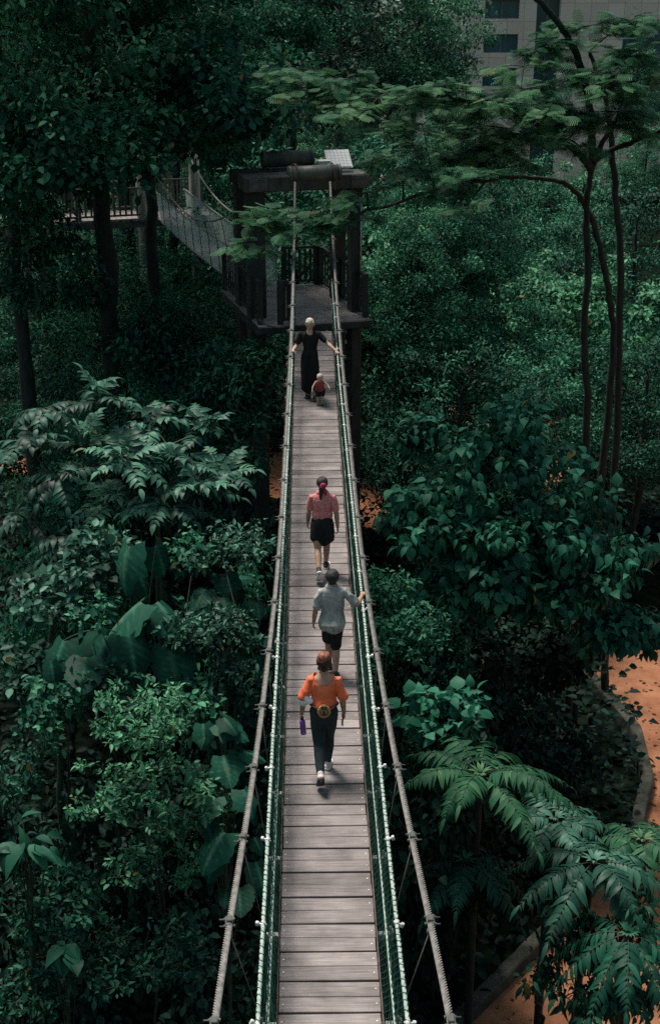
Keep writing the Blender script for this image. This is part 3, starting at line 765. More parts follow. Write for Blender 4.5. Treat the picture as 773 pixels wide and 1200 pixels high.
class Body:
    """joints of a figure that faces +Y, x to its right, in metres"""
    def __init__(s, H, female=True, lean=0.0, legs=((0, 0), (0, 0)), headf=7.3, hipw=.052, shw=.104, foot_pitch=(0, 0), twist=0.0, child=False, head_pitch=0.0):
        s.H = H; s.k = H
        hz = .50 * H if not child else .42 * H
        s.lean = lean
        lz = rotx(-lean)
        up = lambda z, y=0.0, x=0.0: np.array([0, 0, hz]) + lz @ np.array([x, y, z - hz])
        s.up = up; s.hz = hz
        s.pelvis = up(hz); s.waist = up(.62 * H); s.chest = up(.73 * H); s.shz = .812 * H
        s.hh = H / headf; s.neck = up(H - s.hh * 1.02); s.headc = up(H - s.hh * .5) + lz @ np.array([0, .012 * H, 0])
        s.sh = {}; s.hip = {}; s.knee = {}; s.ank = {}; s.toe = {}; s.elb = {}; s.wri = {}; s.hd = {}
        lt = .245 * H if not child else .20 * H; ls = .245 * H if not child else .19 * H
        for sx in (-1, 1):
            i = 0 if sx < 0 else 1
            s.sh[sx] = up(.797 * H, -.004 * H, sx * shw * H)
            s.hip[sx] = np.array([sx * hipw * H, 0, hz])
            a, bnd = legs[i]; ab = .01 * sx
            k = s.hip[sx] + lt * np.array([-sx * .06, sin(a), -cos(a)]); c = a - bnd
            an = k + ls * np.array([-sx * .03, sin(c), -cos(c)])
            s.knee[sx] = k; s.ank[sx] = an; fp_ = foot_pitch[i]
            s.toe[sx] = np.array([sx * .12, cos(fp_), -sin(fp_)])
        s.footsole = {}
        low = min((s.ank[sx] + rotx(-foot_pitch[0 if sx < 0 else 1]) @ np.array([0, y, -.045 * H]))[2] for sx in (-1, 1) for y in (-.03 * H, .11 * H))
        for D in (s.hip, s.knee, s.ank, s.sh):
            for k_ in D: D[k_] = D[k_] - np.array([0, 0, low])
        s.off = np.array([0, 0, -low])
        for nme in ('pelvis', 'waist', 'chest', 'neck', 'headc'): setattr(s, nme, getattr(s, nme) + s.off)
        s.fp = foot_pitch; s.hp = head_pitch
        s.grip = {-1: (.5, (1, 0, 0)), 1: (.5, (-1, 0, 0))}
    def arm_fk(s, sx, fwd, out, bend, ua=.172, fa=.148):
        d = unit(np.array([sx * sin(out), sin(fwd), -cos(fwd) * cos(out)])); s.elb[sx] = s.sh[sx] + d * ua * s.H
        d2 = unit(np.array([sx * sin(out * .4), sin(fwd + bend), -cos(fwd + bend)])); s.wri[sx] = s.elb[sx] + d2 * fa * s.H
        s.hd[sx] = d2
    def arm_ik(s, sx, t, pole, ua=.172, fa=.148):
        s.elb[sx], s.wri[sx] = ik(s.sh[sx], t, ua * s.H, fa * s.H, pole); s.hd[sx] = unit(s.wri[sx] - s.elb[sx])
    def torso_path(s, inf=0.0, zs=None, w=1.0):
        H = s.H
        prof = [(.455, .086, .068), (.50, .094, .072), (.54, .090, .066), (.60, .072, .054), (.66, .078, .058), (.72, .090, .064), (.77, .098, .060), (.805, .092, .050), (.83, .055, .042), (.85, .036, .036), (.885, .032, .034)]
        if zs: prof = [p for p in prof if zs[0] <= p[0] <= zs[1]]
        pts = [s.up(z * H) + s.off for z, _, _ in prof]
        return pts, [w * a * H + inf for _, a, _ in prof], [w * b * H + inf for _, _, b in prof]
    def build_body(s, root, mat, vox=.006, extra_w=1.0, feet=False):
        H = s.H; m = MB()
        p, a, b_ = s.torso_path(w=extra_w); limb(m, p, a, b_, side=(1, 0, 0), sides=22)
        for sx in (-1, 1):
            limb(m, [s.sh[sx] * .65 + s.chest * .35 + np.array([0, 0, .02 * H]), s.sh[sx], s.sh[sx] + (s.elb[sx] - s.sh[sx]) * .35, s.elb[sx]], np.array([.024, .0265, .0275, .0235]) * H)
            limb(m, [s.elb[sx], s.elb[sx] + (s.wri[sx] - s.elb[sx]) * .3, s.wri[sx]], np.array([.0245, .0255, .0165]) * H)
            c, pn = s.grip[sx]
            hand(m, s.wri[sx], s.hd[sx], pn, 1 if np.cross(s.hd[sx], pn) @ np.array([0, 1., .35]) > 0 else -1, H / 1.72 * 1.02, c)
            limb(m, [s.hip[sx] + [0, 0, .02 * H], s.hip[sx] * .65 + s.knee[sx] * .35, s.knee[sx]], np.array([.054, .049, .035]) * H)
            limb(m, [s.knee[sx], s.knee[sx] * .7 + s.ank[sx] * .3 + [0, -.006 * H, 0], s.ank[sx]], np.array([.034, .035, .021]) * H)
            rt = rotx(-s.fp[0 if sx < 0 else 1])
            limb(m, [s.ank[sx] + rt @ np.array([0, -.012, -.018]) * (H if H < 1 else 1), s.ank[sx] + rt @ np.array([0, .05, -.022]) * H, s.ank[sx] + rt @ np.array([0, .09, -.033]) * H], np.array([.024, .022, .014]) * H)
        # head: cranium, face, jaw, nose, ears
        R_ = rotx(-s.lean - s.hp); s.HR = R_; hc = s.headc; hh = s.hh
        T = lambda x, y, z: hc + R_ @ (np.array([x, y, z]) * hh)
        s.T = T
        ell(m, T(0, -.03, .09), (.36 * hh, .42 * hh, .40 * hh), R_)
        ell(m, T(0, .10, -.16), (.29 * hh, .28 * hh, .34 * hh), R_)
        limb(m, [T(0, .30, .04), T(0, .39, -.09), T(0, .36, -.13)], np.array([.035, .055, .05]) * hh, sides=8)
        for sx in (-1, 1):
            ell(m, T(sx * .365, -.02, -.03), (.035 * hh, .075 * hh, .12 * hh), R_)
            ell(m, T(sx * .17, .27, .10), (.11 * hh, .06 * hh, .04 * hh), R_)
        limb(m, [s.neck - [0, 0, .05 * H], T(0, -.05, -.25)], [.036 * H, .032 * H])
        o = remesh(m, 'body', mat, root, vox, 3)
        # eyes and lips
        for sx in (-1, 1):
            e = MB(); ell(e, T(sx * .145, .335, .015), (.055 * hh, .03 * hh, .032 * hh), R_, 8); e.build('eye', M['eye'], root)
        e = MB(); ell(e, T(0, .375, -.24), (.10 * hh, .03 * hh, .035 * hh), R_, 8); e.build('lips', M['lips'], root)
        return o
    def shoe(s, root, sx, mat, sole, name='shoe', low=True):
        H = s.H; rt = rotx(-s.fp[0 if sx < 0 else 1]) ; rz = rotz(-sx * .10)
        A = lambda x, y, z: s.ank[sx] + rz @ rt @ (np.array([x, y, z]) * H)
        m = MB()
        limb(m, [A(0, -.028, -.024), A(0, .0, -.018), A(0, .045, -.024), A(0, .085, -.031), A(0, .108, -.034)], np.array([.027, .029, .030, .029, .020]) * H, np.array([.022, .028, .023, .016, .011]) * H, side=rz @ np.array([1, 0, 0]))
        limb(m, [A(0, -.008, -.02), A(0, -.012, .012)], np.array([.029, .026]) * H)
        o = remesh(m, name, mat, root, .006, 2)
        m = MB(); n = 14
        ys = np.array([-.052, -.046, -.03, 0, .03, .06, .09, .115, .128, .133]); ws = np.array([.010, .020, .027, .028, .028, .033, .034, .027, .016, .006])
        V = []; k = len(ys)
        for z in (-.047, -.034):
            for sg in (-1, 1):
                V += [A(sg * w_, y, z + (.006 if y > .11 else 0)) for y, w_ in zip(ys, ws)]
        q = []
        for i in range(k - 1):
            q += [[i, i + 1, k + i + 1, k + i], [2 * k + i, 3 * k + i, 3 * k + i + 1, 2 * k + i + 1], [i, 2 * k + i, 2 * k + i + 1, i + 1], [k + i, k + i + 1, 3 * k + i + 1, 3 * k + i]]
        q += [[0, k, 3 * k, 2 * k], [k - 1, 3 * k - 1, 4 * k - 1, 2 * k - 1]]
        q[-1] = [k - 1, 3 * k - 1, 4 * k - 1, 2 * k - 1]
        m.add(np.array(V), [np.array(q)]); m.build('sole', sole, o)
        return o

def person(label, x, y, H, rz=0.0):
    return thing('person', label, 'person', (x, y, zdeck(y) + .001), rz, 'people walking along the footbridge')

# ---- woman in the orange top (nearest)
pr = person('woman in an orange scoop back top and dark leggings with a reddish hair bun', .0, 13.42, 1.45)
b = Body(1.45, legs=((R(-13), R(38)), (R(14), R(6))), foot_pitch=(R(52), R(4)), lean=R(5), headf=6.9)
b.arm_fk(-1, R(-8), R(17), R(22)); b.arm_fk(1, R(0), R(13), R(14))
b.grip = {-1: (.62, (1, .1, 0)), 1: (.5, (-1, .1, 0))}
b.build_body(pr, M['skin_tan'])
H = b.H
m = MB()
p, a_, b_ = b.torso_path(.016, (.59, .81), .97); a_[0] += .026; b_[0] += .028; a_[1] += .010; limb(m, p, a_, b_, side=(1, 0, 0), sides=24)
for sx in (-1, 1):
    d = b.elb[sx] - b.sh[sx]
    limb(m, [b.sh[sx] * .6 + b.chest * .4 + [0, 0, .028 * H], b.sh[sx] + [0, 0, .002], b.sh[sx] + d * .5, b.sh[sx] + d * .86 + [sx * .012, 0, 0]], np.array([.031, .034, .039, .043]) * H)
nb = b.neck + np.array([0, -.035, -.005])
remesh(m, 'top', M['orange'], pr, .007, 3, .012, 14, 3, cut=lambda v: (((v.x) / .125) ** 2 + ((v.z - nb[2] - .055) / .165) ** 2 < 1 and v.y < b.neck[1] + .01) or (v.x / .09) ** 2 + ((v.z - nb[2]) / .06) ** 2 < 1)
m = MB()
for sx in (-1, 1):
    limb(m, [b.hip[sx] + [0, 0, .03 * H], b.hip[sx] * .65 + b.knee[sx] * .35, b.knee[sx], b.knee[sx] * .65 + b.ank[sx] * .35 + [0, -.006, 0], b.ank[sx] * .96 + b.knee[sx] * .04], np.array([.060, .057, .045, .044, .030]) * H)
p, a_, b_ = b.torso_path(.010, (.45, .60), 1.04); limb(m, p, a_, b_, side=(1, 0, 0), sides=22)
remesh(m, 'leggings', M['leggings'], pr, .007, 3, .004, 17, 5)
for sx in (-1, 1): b.shoe(pr, sx, M['shoe_white'], M['sole_dark'] if sx < 0 else M['sole_white'])
m = MB(); T = b.T; hh = b.hh
for i in range(16):
    a0 = rng.uniform(-2.6, -.5); z0 = rng.uniform(-.25, .2); limb(m, [T(.36 * cos(a0), -.08 + .36 * sin(a0), z0 + .1), T(.40 * cos(a0), -.1 + .42 * sin(a0), z0), T(.38 * cos(a0 + .2), -.1 + .40 * sin(a0 + .2), z0 - .12)], .035 * hh, sides=6)
ell(m, T(0, -.10, .10), (.41 * hh, .43 * hh, .42 * hh), b.HR); limb(m, [T(0, -.28, 0), T(0, -.27, -.34)], [.28 * hh, .13 * hh], [.2 * hh, .10 * hh], side=(1, 0, 0))
remesh(m, 'hair', M['hair_brown'], pr, .007, 2, .004, 40, 1)
m = MB(); ell(m, T(-.02, -.26, .42), (.33 * hh, .30 * hh, .27 * hh), b.HR @ rotx(.5))
for i in range(7):
    a0 = i * .9; limb(m, [T(-.02 + .27 * cos(a0 + t), -.26 + .22 * sin(a0 + t), .40 + .2 * sin(t * 1.2 + i)) for t in np.linspace(0, 1.6, 6)], .075 * hh, sides=8)
remesh(m, 'hair_bun', M['hair_red'], pr, .006, 1, .004, 50, 2)
# white towel-like cuff at the left elbow
m = MB(); d = unit(b.wri[-1] - b.elb[-1]); limb(m, [b.elb[-1] - d * .035, b.elb[-1] + d * .02, b.elb[-1] + d * .045], [.055, .058, .050]); limb(m, [b.elb[-1] + [.01, -.02, -.02], b.elb[-1] + [.07, -.03, .0]], [.03, .035])
remesh(m, 'white_wrap', M['white_cloth'], pr, .007, 2, .008, 30, 8)
o_loc = np.array(pr.location)
# belt bag
bag = thing('belt_bag', 'round golden straw bag worn at the back of the orange-topped woman', 'bag', o_loc + b.up(.575 * H, -.125, .0) + b.off)
rt = rotx(R(-8))
def discs(prof, sides=28):
    m = MB(); pts = np.array([[0, -y, 0] for y, _ in prof]); m.tube(pts @ rt.T, [r_ for _, r_ in prof], sides, side=(1, 0, 0)); return m
m = discs([(-.055, .054), (-.05, .063), (0, .068), (.04, .066), (.052, .060), (.056, .046)]); m.build('bag_body', M['straw'], bag)
a = np.linspace(0, 2 * pi, 33)
m = MB(); m.tube((np.column_stack([.066 * np.cos(a), np.full(33, -.045), .066 * np.sin(a)])) @ rt.T, .009, 8, cap=False); m.build('rim', M['straw'], bag)
m = MB(); m.tube((np.column_stack([.042 * np.cos(a), np.full(33, -.058), .042 * np.sin(a)])) @ rt.T, .006, 6, cap=False); m.box(rt @ np.array([0, -.06, -.01]), (.028, .012, .05), rt, bev=.004)
m.box(rt @ np.array([0, -.05, .05]), (.07, .03, .05), rt, bev=.01); m.build('flap', M['straw_dark'], bag)
m = MB(); wp = [np.array([.155 * sin(t), .125 + -.125 * cos(t) - .005, .02 + .01 * cos(t)]) for t in np.linspace(.3, 2 * pi - .3, 30)]
m.tube(wp, .008, 6, rad2=.014, side=(0, 0, 1)); m.build('strap', M['straw_dark'], bag)
# bottle in the left hand, phone in the right
hp = b.wri[-1] + b.hd[-1] * .075 + np.array([.030, .0, -.01])
bot = thing('water_bottle', 'slim purple water bottle carried in the orange-topped woman\'s left hand', 'bottle', o_loc + hp + [0, 0, -.19], 0)
m = MB(); m.tube([(0, 0, 0), (0, 0, .004), (0, 0, .17), (0, 0, .19), (0, 0, .2)], [.028, .033, .033, .026, .017], 22); m.build('bottle_body', M['purple'], bot)
m = MB(); m.tube([(0, 0, .2), (0, 0, .23), (0, 0, .235)], [.021, .021, .016], 18); m.build('cap', M['phone'], bot)
bot.rotation_euler = (R(4), R(-5), 0)
hp = b.wri[1] + b.hd[1] * .085 + np.array([-.022, 0, 0])
ph = thing('phone', 'dark phone held low in the orange-topped woman\'s right hand', 'phone', o_loc + hp, 0); ph.rotation_euler = (R(-20), R(6), R(8))
m = MB(); m.box((0, 0, -.02), (.010, .07, .145), bev=.004); m.build('case', M['phone'], ph)
m = MB(); m.box((-.0062, 0, -.02), (.002, .062, .13), bev=.0008); m.build('screen', M['eye'], ph)

# ---- boy in the grey T-shirt
pr = person('boy in a mottled grey T-shirt and black shorts reaching for the right handrail', .14, 15.75, 1.42)
b = Body(1.42, legs=((R(22), R(26)), (R(-7), R(5))), foot_pitch=(R(2), R(6)), lean=R(4), hipw=.048, headf=6.4, shw=.104)
b.arm_fk(-1, R(-6), R(16), R(18))
b.arm_ik(1, np.array([.385, .20, 1.045]), (.35, -.9, -.9)); b.grip = {-1: (.45, (1, .2, 0)), 1: (1.0, (0, -.2, -1))}
b.build_body(pr, M['skin_tan'])
H = b.H
m = MB()
p, a_, b_ = b.torso_path(.020, (.49, .83), 1.0); a_[0] += .030; b_[0] += .034; a_[1] += .018; a_[2] += .014; a_[3] += .016; a_[-1] -= .01; limb(m, p, a_, b_, side=(1, 0, 0), sides=24)
for sx in (-1, 1):
    d = b.elb[sx] - b.sh[sx]
    limb(m, [b.sh[sx] * .6 + b.chest * .4 + [0, 0, .028 * H], b.sh[sx], b.sh[sx] + d * .45, b.sh[sx] + d * .80], np.array([.034, .037, .040, .042]) * H)
remesh(m, 'tshirt', M['grey_shirt'], pr, .007, 3, .018, 13, 13, cut=lambda v: (v.x / .062) ** 2 + ((v.y - b.neck[1]) / .06) ** 2 + ((v.z - b.neck[2] - .01) / .045) ** 2 < 1)
m = MB()
for sx in (-1, 1): limb(m, [b.hip[sx] + [0, 0, .03 * H], b.hip[sx] * .5 + b.knee[sx] * .5, b.hip[sx] * .12 + b.knee[sx] * .88], np.array([.058, .058, .057]) * H)
p, a_, b_ = b.torso_path(.012, (.45, .56), 1.05); limb(m, p, a_, b_, side=(1, 0, 0), sides=22)
remesh(m, 'shorts', M['shorts'], pr, .008, 3, .008, 12, 6)
for sx in (-1, 1): b.shoe(pr, sx, M['shoe_black'] if sx > 0 else M['shoe_black'], M['sole_dark'] if sx > 0 else M['sole_white'])
m = MB(); T = b.T; hh = b.hh
ell(m, T(0, -.06, .12), (.405 * hh, .45 * hh, .42 * hh), b.HR); limb(m, [T(0, -.25, .05), T(0, -.26, -.24)], [.32 * hh, .22 * hh], [.2 * hh, .12 * hh], side=(1, 0, 0))
remesh(m, 'hair', M['hair_black'], pr, .007, 2, .005, 40, 4)

# ---- girl in the red blouse
pr = person('girl in a red blouse and short black skirt with a magenta scarf in her ponytail', .05, 18.95, 1.5)
b = Body(1.5, legs=((R(-17), R(36)), (R(18), R(5))), foot_pitch=(R(56), R(2)), lean=R(3), headf=7.0, hipw=.060)
b.arm_fk(-1, R(6), R(10), R(14)); b.arm_fk(1, R(-10), R(12), R(10)); b.grip = {-1: (.4, (1, .2, 0)), 1: (.4, (-1, .2, 0))}
b.build_body(pr, M['skin_tan'])
H = b.H
m = MB()
p, a_, b_ = b.torso_path(.016, (.585, .83), 1.06); a_[0] += .020; b_[0] += .016; limb(m, p, a_, b_, side=(1, 0, 0), sides=24)
for sx in (-1, 1):
    d = b.elb[sx] - b.sh[sx]; limb(m, [b.sh[sx] * .6 + b.chest * .4 + [0, 0, .028 * H], b.sh[sx], b.sh[sx] + d * .45, b.sh[sx] + d * .72], np.array([.035, .037, .038, .039]) * H)
remesh(m, 'blouse', M['pink_shirt'], pr, .007, 3, .016, 15, 23, cut=lambda v: (v.x / .055) ** 2 + ((v.y - b.neck[1]) / .05) ** 2 + ((v.z - b.neck[2] - .01) / .04) ** 2 < 1)
m = MB(); zz = np.array([.60, .56, .51, .46, .415, .375]); ra = np.array([.088, .106, .116, .119, .122, .124])
limb(m, [b.up(z * H) * np.array([1, .3, 1]) + b.off for z in zz], ra * H, ra * H * .80, side=(1, 0, 0), sides=26)
remesh(m, 'skirt', M['shorts'], pr, .008, 2, .010, 16, 6)
for sx in (-1, 1): b.shoe(pr, sx, M['shoe_black'], M['sole_white'])
m = MB(); T = b.T; hh = b.hh
ell(m, T(0, -.07, .11), (.40 * hh, .44 * hh, .42 * hh), b.HR); limb(m, [T(0, -.28, .02), T(0, -.26, -.25)], [.27 * hh, .18 * hh], [.18 * hh, .1 * hh], side=(1, 0, 0))
limb(m, [T(0, -.40, .08), T(-.04, -.60, -.12), T(-.10, -.60, -.55), T(-.12, -.56, -.95)], np.array([.12, .17, .15, .06]) * hh)
remesh(m, 'hair', M['hair_black'], pr, .007, 2, .004, 40, 6)
m = MB(); ell(m, T(.05, -.56, .03), (.20 * hh, .12 * hh, .17 * hh), b.HR); limb(m, [T(.08, -.54, -.05), T(.22, -.50, -.4), T(.27, -.42, -.72)], np.array([.10, .09, .05]) * hh)
remesh(m, 'hair_scarf', M['magenta'], pr, .006, 1, .006, 40, 7)

# ---- woman in the long black dress, facing the camera, hands on both rails
pr = person('platinum haired woman in a long black dress with her hands on both handrails', -.10, 27.55, 1.66, pi)
b = Body(1.66, legs=((R(8), R(6)), (R(-6), R(6))), foot_pitch=(R(2), R(2)), lean=R(7), head_pitch=R(20), hipw=.05)
for sx in (-1, 1):      # figure faces -Y: its right is world -x
    xr = float(rail_x(27.3)); wx = (-(sx * xr) if False else sx * xr + (-.10) * (1 if True else 0))
    tgt = np.array([sx * xr - .10, .30 if sx < 0 else .26, float(rail_z(27.2)) - zdeck(27.55) + .055])
    u = unit(tgt - b.sh[sx]); b.arm_ik(sx, tgt - u * .05, (0, -1, -.5))
    b.grip[sx] = (1.0, (0, 0, -1))
b.build_body(pr, M['skin_pale'])
H = b.H; m = MB()
p, a_, b_ = b.torso_path(.013, (.50, .83), 1.05); limb(m, p, a_, b_, side=(1, 0, 0), sides=24)
zz = np.array([.62, .54, .48, .40, .30, .20, .115]); ra = np.array([.080, .106, .112, .112, .114, .116, .116])
limb(m, [b.up(z * H) * np.array([1, .5, 1]) + b.off * 1 for z in zz], ra * H, ra * H * .86, side=(1, 0, 0), sides=26)
for sx in (-1, 1):
    d = b.elb[sx] - b.sh[sx]; limb(m, [b.sh[sx] * .6 + b.chest * .4 + [0, 0, .028 * H], b.sh[sx], b.sh[sx] + d * .45, b.sh[sx] + d * .62], np.array([.035, .037, .038, .039]) * H)
remesh(m, 'dress', M['dress'], pr, .008, 3, .020, 12, 33, cut=lambda v: (v.x / .075) ** 2 + ((v.y - b.neck[1] - .05) / .10) ** 2 + ((v.z - b.neck[2] - .0) / .11) ** 2 < 1)
for sx in (-1, 1): b.shoe(pr, sx, M['shoe_black'], M['sole_dark'])
m = MB(); T = b.T; hh = b.hh
ell(m, T(0, -.11, .13), (.41 * hh, .43 * hh, .42 * hh), b.HR); limb(m, [T(0, -.28, .0), T(0, -.28, -.3)], [.32 * hh, .24 * hh], [.18 * hh, .12 * hh], side=(1, 0, 0))
for sx in (-1, 1): limb(m, [T(sx * .30, .12, .30), T(sx * .37, .08, .05), T(sx * .36, -.02, -.25)], np.array([.09, .08, .05]) * hh)
remesh(m, 'hair', M['hair_blonde'], pr, .007, 2, .004, 40, 8)

# ---- toddler in front of her
pr = person('pale-haired toddler in a red vest standing with bent knees before the woman in black', .10, 27.12, .72, pi)
b = Body(.72, legs=((R(34), R(52)), (R(26), R(48))), foot_pitch=(0, 0), lean=R(20), headf=4.3, hipw=.075, shw=.125, child=True, head_pitch=R(-4))
b.neck = b.up(.80 * b.H) + b.off; b.headc = b.up(.88 * b.H) + b.off
for sx in (-1, 1):
    b.sh[sx] = b.up(.745 * b.H, 0, sx * .115 * b.H) + b.off
b.arm_fk(-1, R(28), R(50), R(28), .15, .13); b.arm_fk(1, R(30), R(32), R(10), .15, .13); b.grip = {-1: (.4, (1, 0, -.3)), 1: (.4, (-1, 0, -.3))}
pp = b.torso_path
def tpath(inf=0.0, zs=None, w=1.0):
    prof = [(.34, .095, .085), (.40, .105, .092), (.47, .100, .090), (.55, .105, .088), (.64, .108, .080), (.72, .105, .066), (.755, .070, .055), (.80, .048, .048)]
    if zs: prof = [q for q in prof if zs[0] <= q[0] <= zs[1]]
    return [b.up(z * b.H) + b.off for z, _, _ in prof], [w * a * b.H + inf for _, a, _ in prof], [w * c * b.H + inf for _, _, c in prof]
b.torso_path = tpath
b.build_body(pr, M['skin_pale'], .005)
H = b.H; m = MB(); p, a_, b_ = tpath(.010, (.47, .73), 1.05); limb(m, p, a_, b_, side=(1, 0, 0), sides=22)
remesh(m, 'vest', M['red_vest'], pr, .006, 3, .005, 18, 41)
m = MB(); 
for sx in (-1, 1): limb(m, [b.hip[sx] + [0, 0, .01], b.hip[sx] * .4 + b.knee[sx] * .6], np.array([.085, .072]) * H)
p, a_, b_ = tpath(.010, (.34, .47), 1.06); limb(m, p, a_, b_, side=(1, 0, 0), sides=22)
remesh(m, 'shorts', M['shorts'], pr, .006, 2, .004, 18, 42)
m = MB(); T = b.T; hh = b.hh; ell(m, T(0, -.09, .12), (.395 * hh, .43 * hh, .41 * hh), b.HR)
remesh(m, 'hair', M['hair_blonde'], pr, .006, 2, .002, 40, 9)
for sx in (-1, 1): b.shoe(pr, sx, M['shoe_black'], M['sole_dark'])
# ------------------------------------------------------------------ vegetation
def oval(w=.45, fold=.10, droop=.12, tipx=0.0):
    v = np.array([[0, 0, 0], [-w * .42, .28, fold * .8], [-w * .42, .62, fold * .7 - droop * .3], [tipx, 1, -droop], [w * .42, .62, fold * .7 - droop * .3], [w * .42, .28, fold * .8]])
    return v, [np.array([[0, 3, 2, 1], [0, 5, 4, 3]])]
def oval_fine(w=.55, fold=.10, droop=.2):
    ys = np.array([0, .1, .3, .55, .8, 1.0]); ws = np.array([0.03, .30, .50, .45, .22, 0.0]) * w
    mid = np.column_stack([0 * ys, ys, -droop * ys ** 2 + .06 * np.sin(ys * 3)])
    Lf = mid + np.column_stack([-ws, 0 * ys, fold * ws * 2]); Rt = mid + np.column_stack([ws, 0 * ys, fold * ws * 2])
    v = np.concatenate([mid, Lf, Rt]); k = len(ys); q = []
    for i in range(k - 1): q += [[i, i + 1, k + i + 1, k + i], [i, 2 * k + i, 2 * k + i + 1, i + 1]]
    return v, [np.array(q)]
def lobed_leaf(seed=0, lobes=3, n=36, droop=.30):
    """large macaranga-like leaf: base near origin, blade spread round it, radial folds"""
    r_ = np.random.default_rng(seed)
    th = np.linspace(-pi, pi, n, endpoint=False)               # 0 = tip direction (+y)
    if lobes == 3: rad = .40 + .50 * np.maximum(0, np.cos(th)) ** 3.2 + .24 * np.maximum(0, np.cos(th - 1.15)) ** 5 + .24 * np.maximum(0, np.cos(th + 1.15)) ** 5
    else: rad = .50 + .30 * np.maximum(0, np.cos(th)) ** 5 - .05 * np.cos(2 * th)
    rad *= 1 - .40 * np.exp(-((np.abs(th) - pi) / .22) ** 2)
    rad = rad + r_.normal(0, .012, n) + .018 * np.cos(th * 13)
    vein = np.abs(((th / (2 * pi) * 9) % 1) - .5) * 2           # 1 at veins
    V = [[0, .18, .03]]
    for fr in (.33, .68, 1.0):
        x = np.sin(th) * rad * fr; y = .18 + np.cos(th) * rad * fr
        z = .045 * (1 - vein) * fr * (1.2 - fr * .4) + .03 - droop * (fr * rad) ** 2 * (1 + .9 * np.abs(np.sin(th))) - .22 * np.abs(x) * fr
        V += np.column_stack([x, y, z]).tolist()
    q = []; t = [[0, 1 + (i + 1) % n, 1 + i] for i in range(n)]
    for k in range(2):
        for i in range(n): q.append([1 + k * n + i, 1 + k * n + (i + 1) % n, 1 + (k + 1) * n + (i + 1) % n, 1 + (k + 1) * n + i])
    V = np.array(V); V[:, 1] -= .0
    tint = np.concatenate([[.05], np.tile(np.clip(vein - .6, 0, 1) * .55 - .06, 3)])
    return V, [np.array(t), np.array(q)[:, ::-1]], tint
def feather(npair=9, w=.34):
    V = []; q = []
    for i in range(npair):
        y = .10 + .9 * i / npair; L = w * math.sin(pi * (.18 + .78 * i / npair)) + .05
        for sg in (-1, 1):
            b = len(V); hw = .028
            V += [[0, y - hw, 0], [0, y + hw, 0], [sg * L, y + .10 + hw * .8, -.04 - .1 * L], [sg * L, y + .10 - hw * .8, -.04 - .1 * L]]
            q.append([b, b + 1, b + 2, b + 3] if sg < 0 else [b + 3, b + 2, b + 1, b])
    return np.array(V), [np.array(q)]

def frames(d, up):
    d = unit(d); x = np.cross(d, up); x = unit(x); z = np.cross(x, d); return np.stack([x, d, z], -1)   # columns
def put(mb, tmpl, pos, d, up, size, tint, mat=0, smooth=True, wscale=None):
    V, faces = tmpl[0], tmpl[1]; tt = tmpl[2] if len(tmpl) > 2 else None
    pos = np.asarray(pos); N = len(pos); k = len(V)
    if N == 0: return
    Rm = frames(d, up); L = np.broadcast_to(V, (N, k, 3)).copy()
    if wscale is not None: L[:, :, 0] *= np.asarray(wscale)[:, None]
    W = np.einsum('nij,nkj->nki', Rm, L) * np.asarray(size).reshape(-1, 1, 1) + pos[:, None]
    T = np.repeat(np.broadcast_to(tint, (N,)), k).reshape(N, k)
    if tt is not None: T = T + tt[None]
    fs = [(f[None] + (np.arange(N) * k)[:, None, None]).reshape(-1, f.shape[1]) for f in faces]
    mb.add(W.reshape(-1, 3), fs, T.ravel(), mat, smooth)

def bez(p0, p1, p2, n=6):
    t = np.linspace(0, 1, n)[:, None]; return p0 * (1 - t) ** 2 + 2 * p1 * t * (1 - t) + p2 * t * t

def skeleton(r_, trunk_pts, trunk_r, targets, arch=.15, rmin=.012, rk=.022, zpen=1.2, tube_sides=6):
    """trunk + limbs reaching every target; returns MB and end directions"""
    mb = MB(); tp = np.asarray(trunk_pts, float); n = 6 * len(tp)
    s_ = np.linspace(0, len(tp) - 1, n); TP = np.column_stack([np.interp(s_, range(len(tp)), tp[:, i]) for i in range(3)])
    TR = np.interp(s_, range(len(tp)), trunk_r)
    TP[1:-1] += r_.normal(0, .014, TP[1:-1].shape) * np.array([1, 1, 0]) * (1 + TR[1:-1, None] * 4); TR = TR * (1 + r_.normal(0, .06, n))
    mb.tube(TP, TR, 10)
    nodes = TP[n // 4:].copy(); nr = TR[n // 4:].copy()
    targets = np.asarray(targets, float); order = np.argsort(np.linalg.norm(targets - tp[-1], axis=1))
    dirs = np.zeros_like(targets)
    for i in order:
        c = targets[i]; dv = c - nodes; dist = np.linalg.norm(dv, axis=1)
        cost = dist + zpen * np.maximum(0, nodes[:, 2] - c[2] + .25 * dist)
        j = int(np.argmin(cost)); s = nodes[j]; L = dist[j]
        ctrl = s * .5 + c * .5 + np.array([0, 0, arch * L]) + r_.normal(0, .08 * L, 3)
        pts = bez(s, ctrl, c, 6); r0 = min(nr[j] * .75, rmin + rk * L); r0 = max(r0, rmin)
        rr = np.linspace(r0, rmin * .6, 6); mb.tube(pts, rr, tube_sides, cap=False)
        nodes = np.concatenate([nodes, pts[1:]]); nr = np.concatenate([nr, rr[1:]]); dirs[i] = unit(c - ctrl)
    return mb, dirs

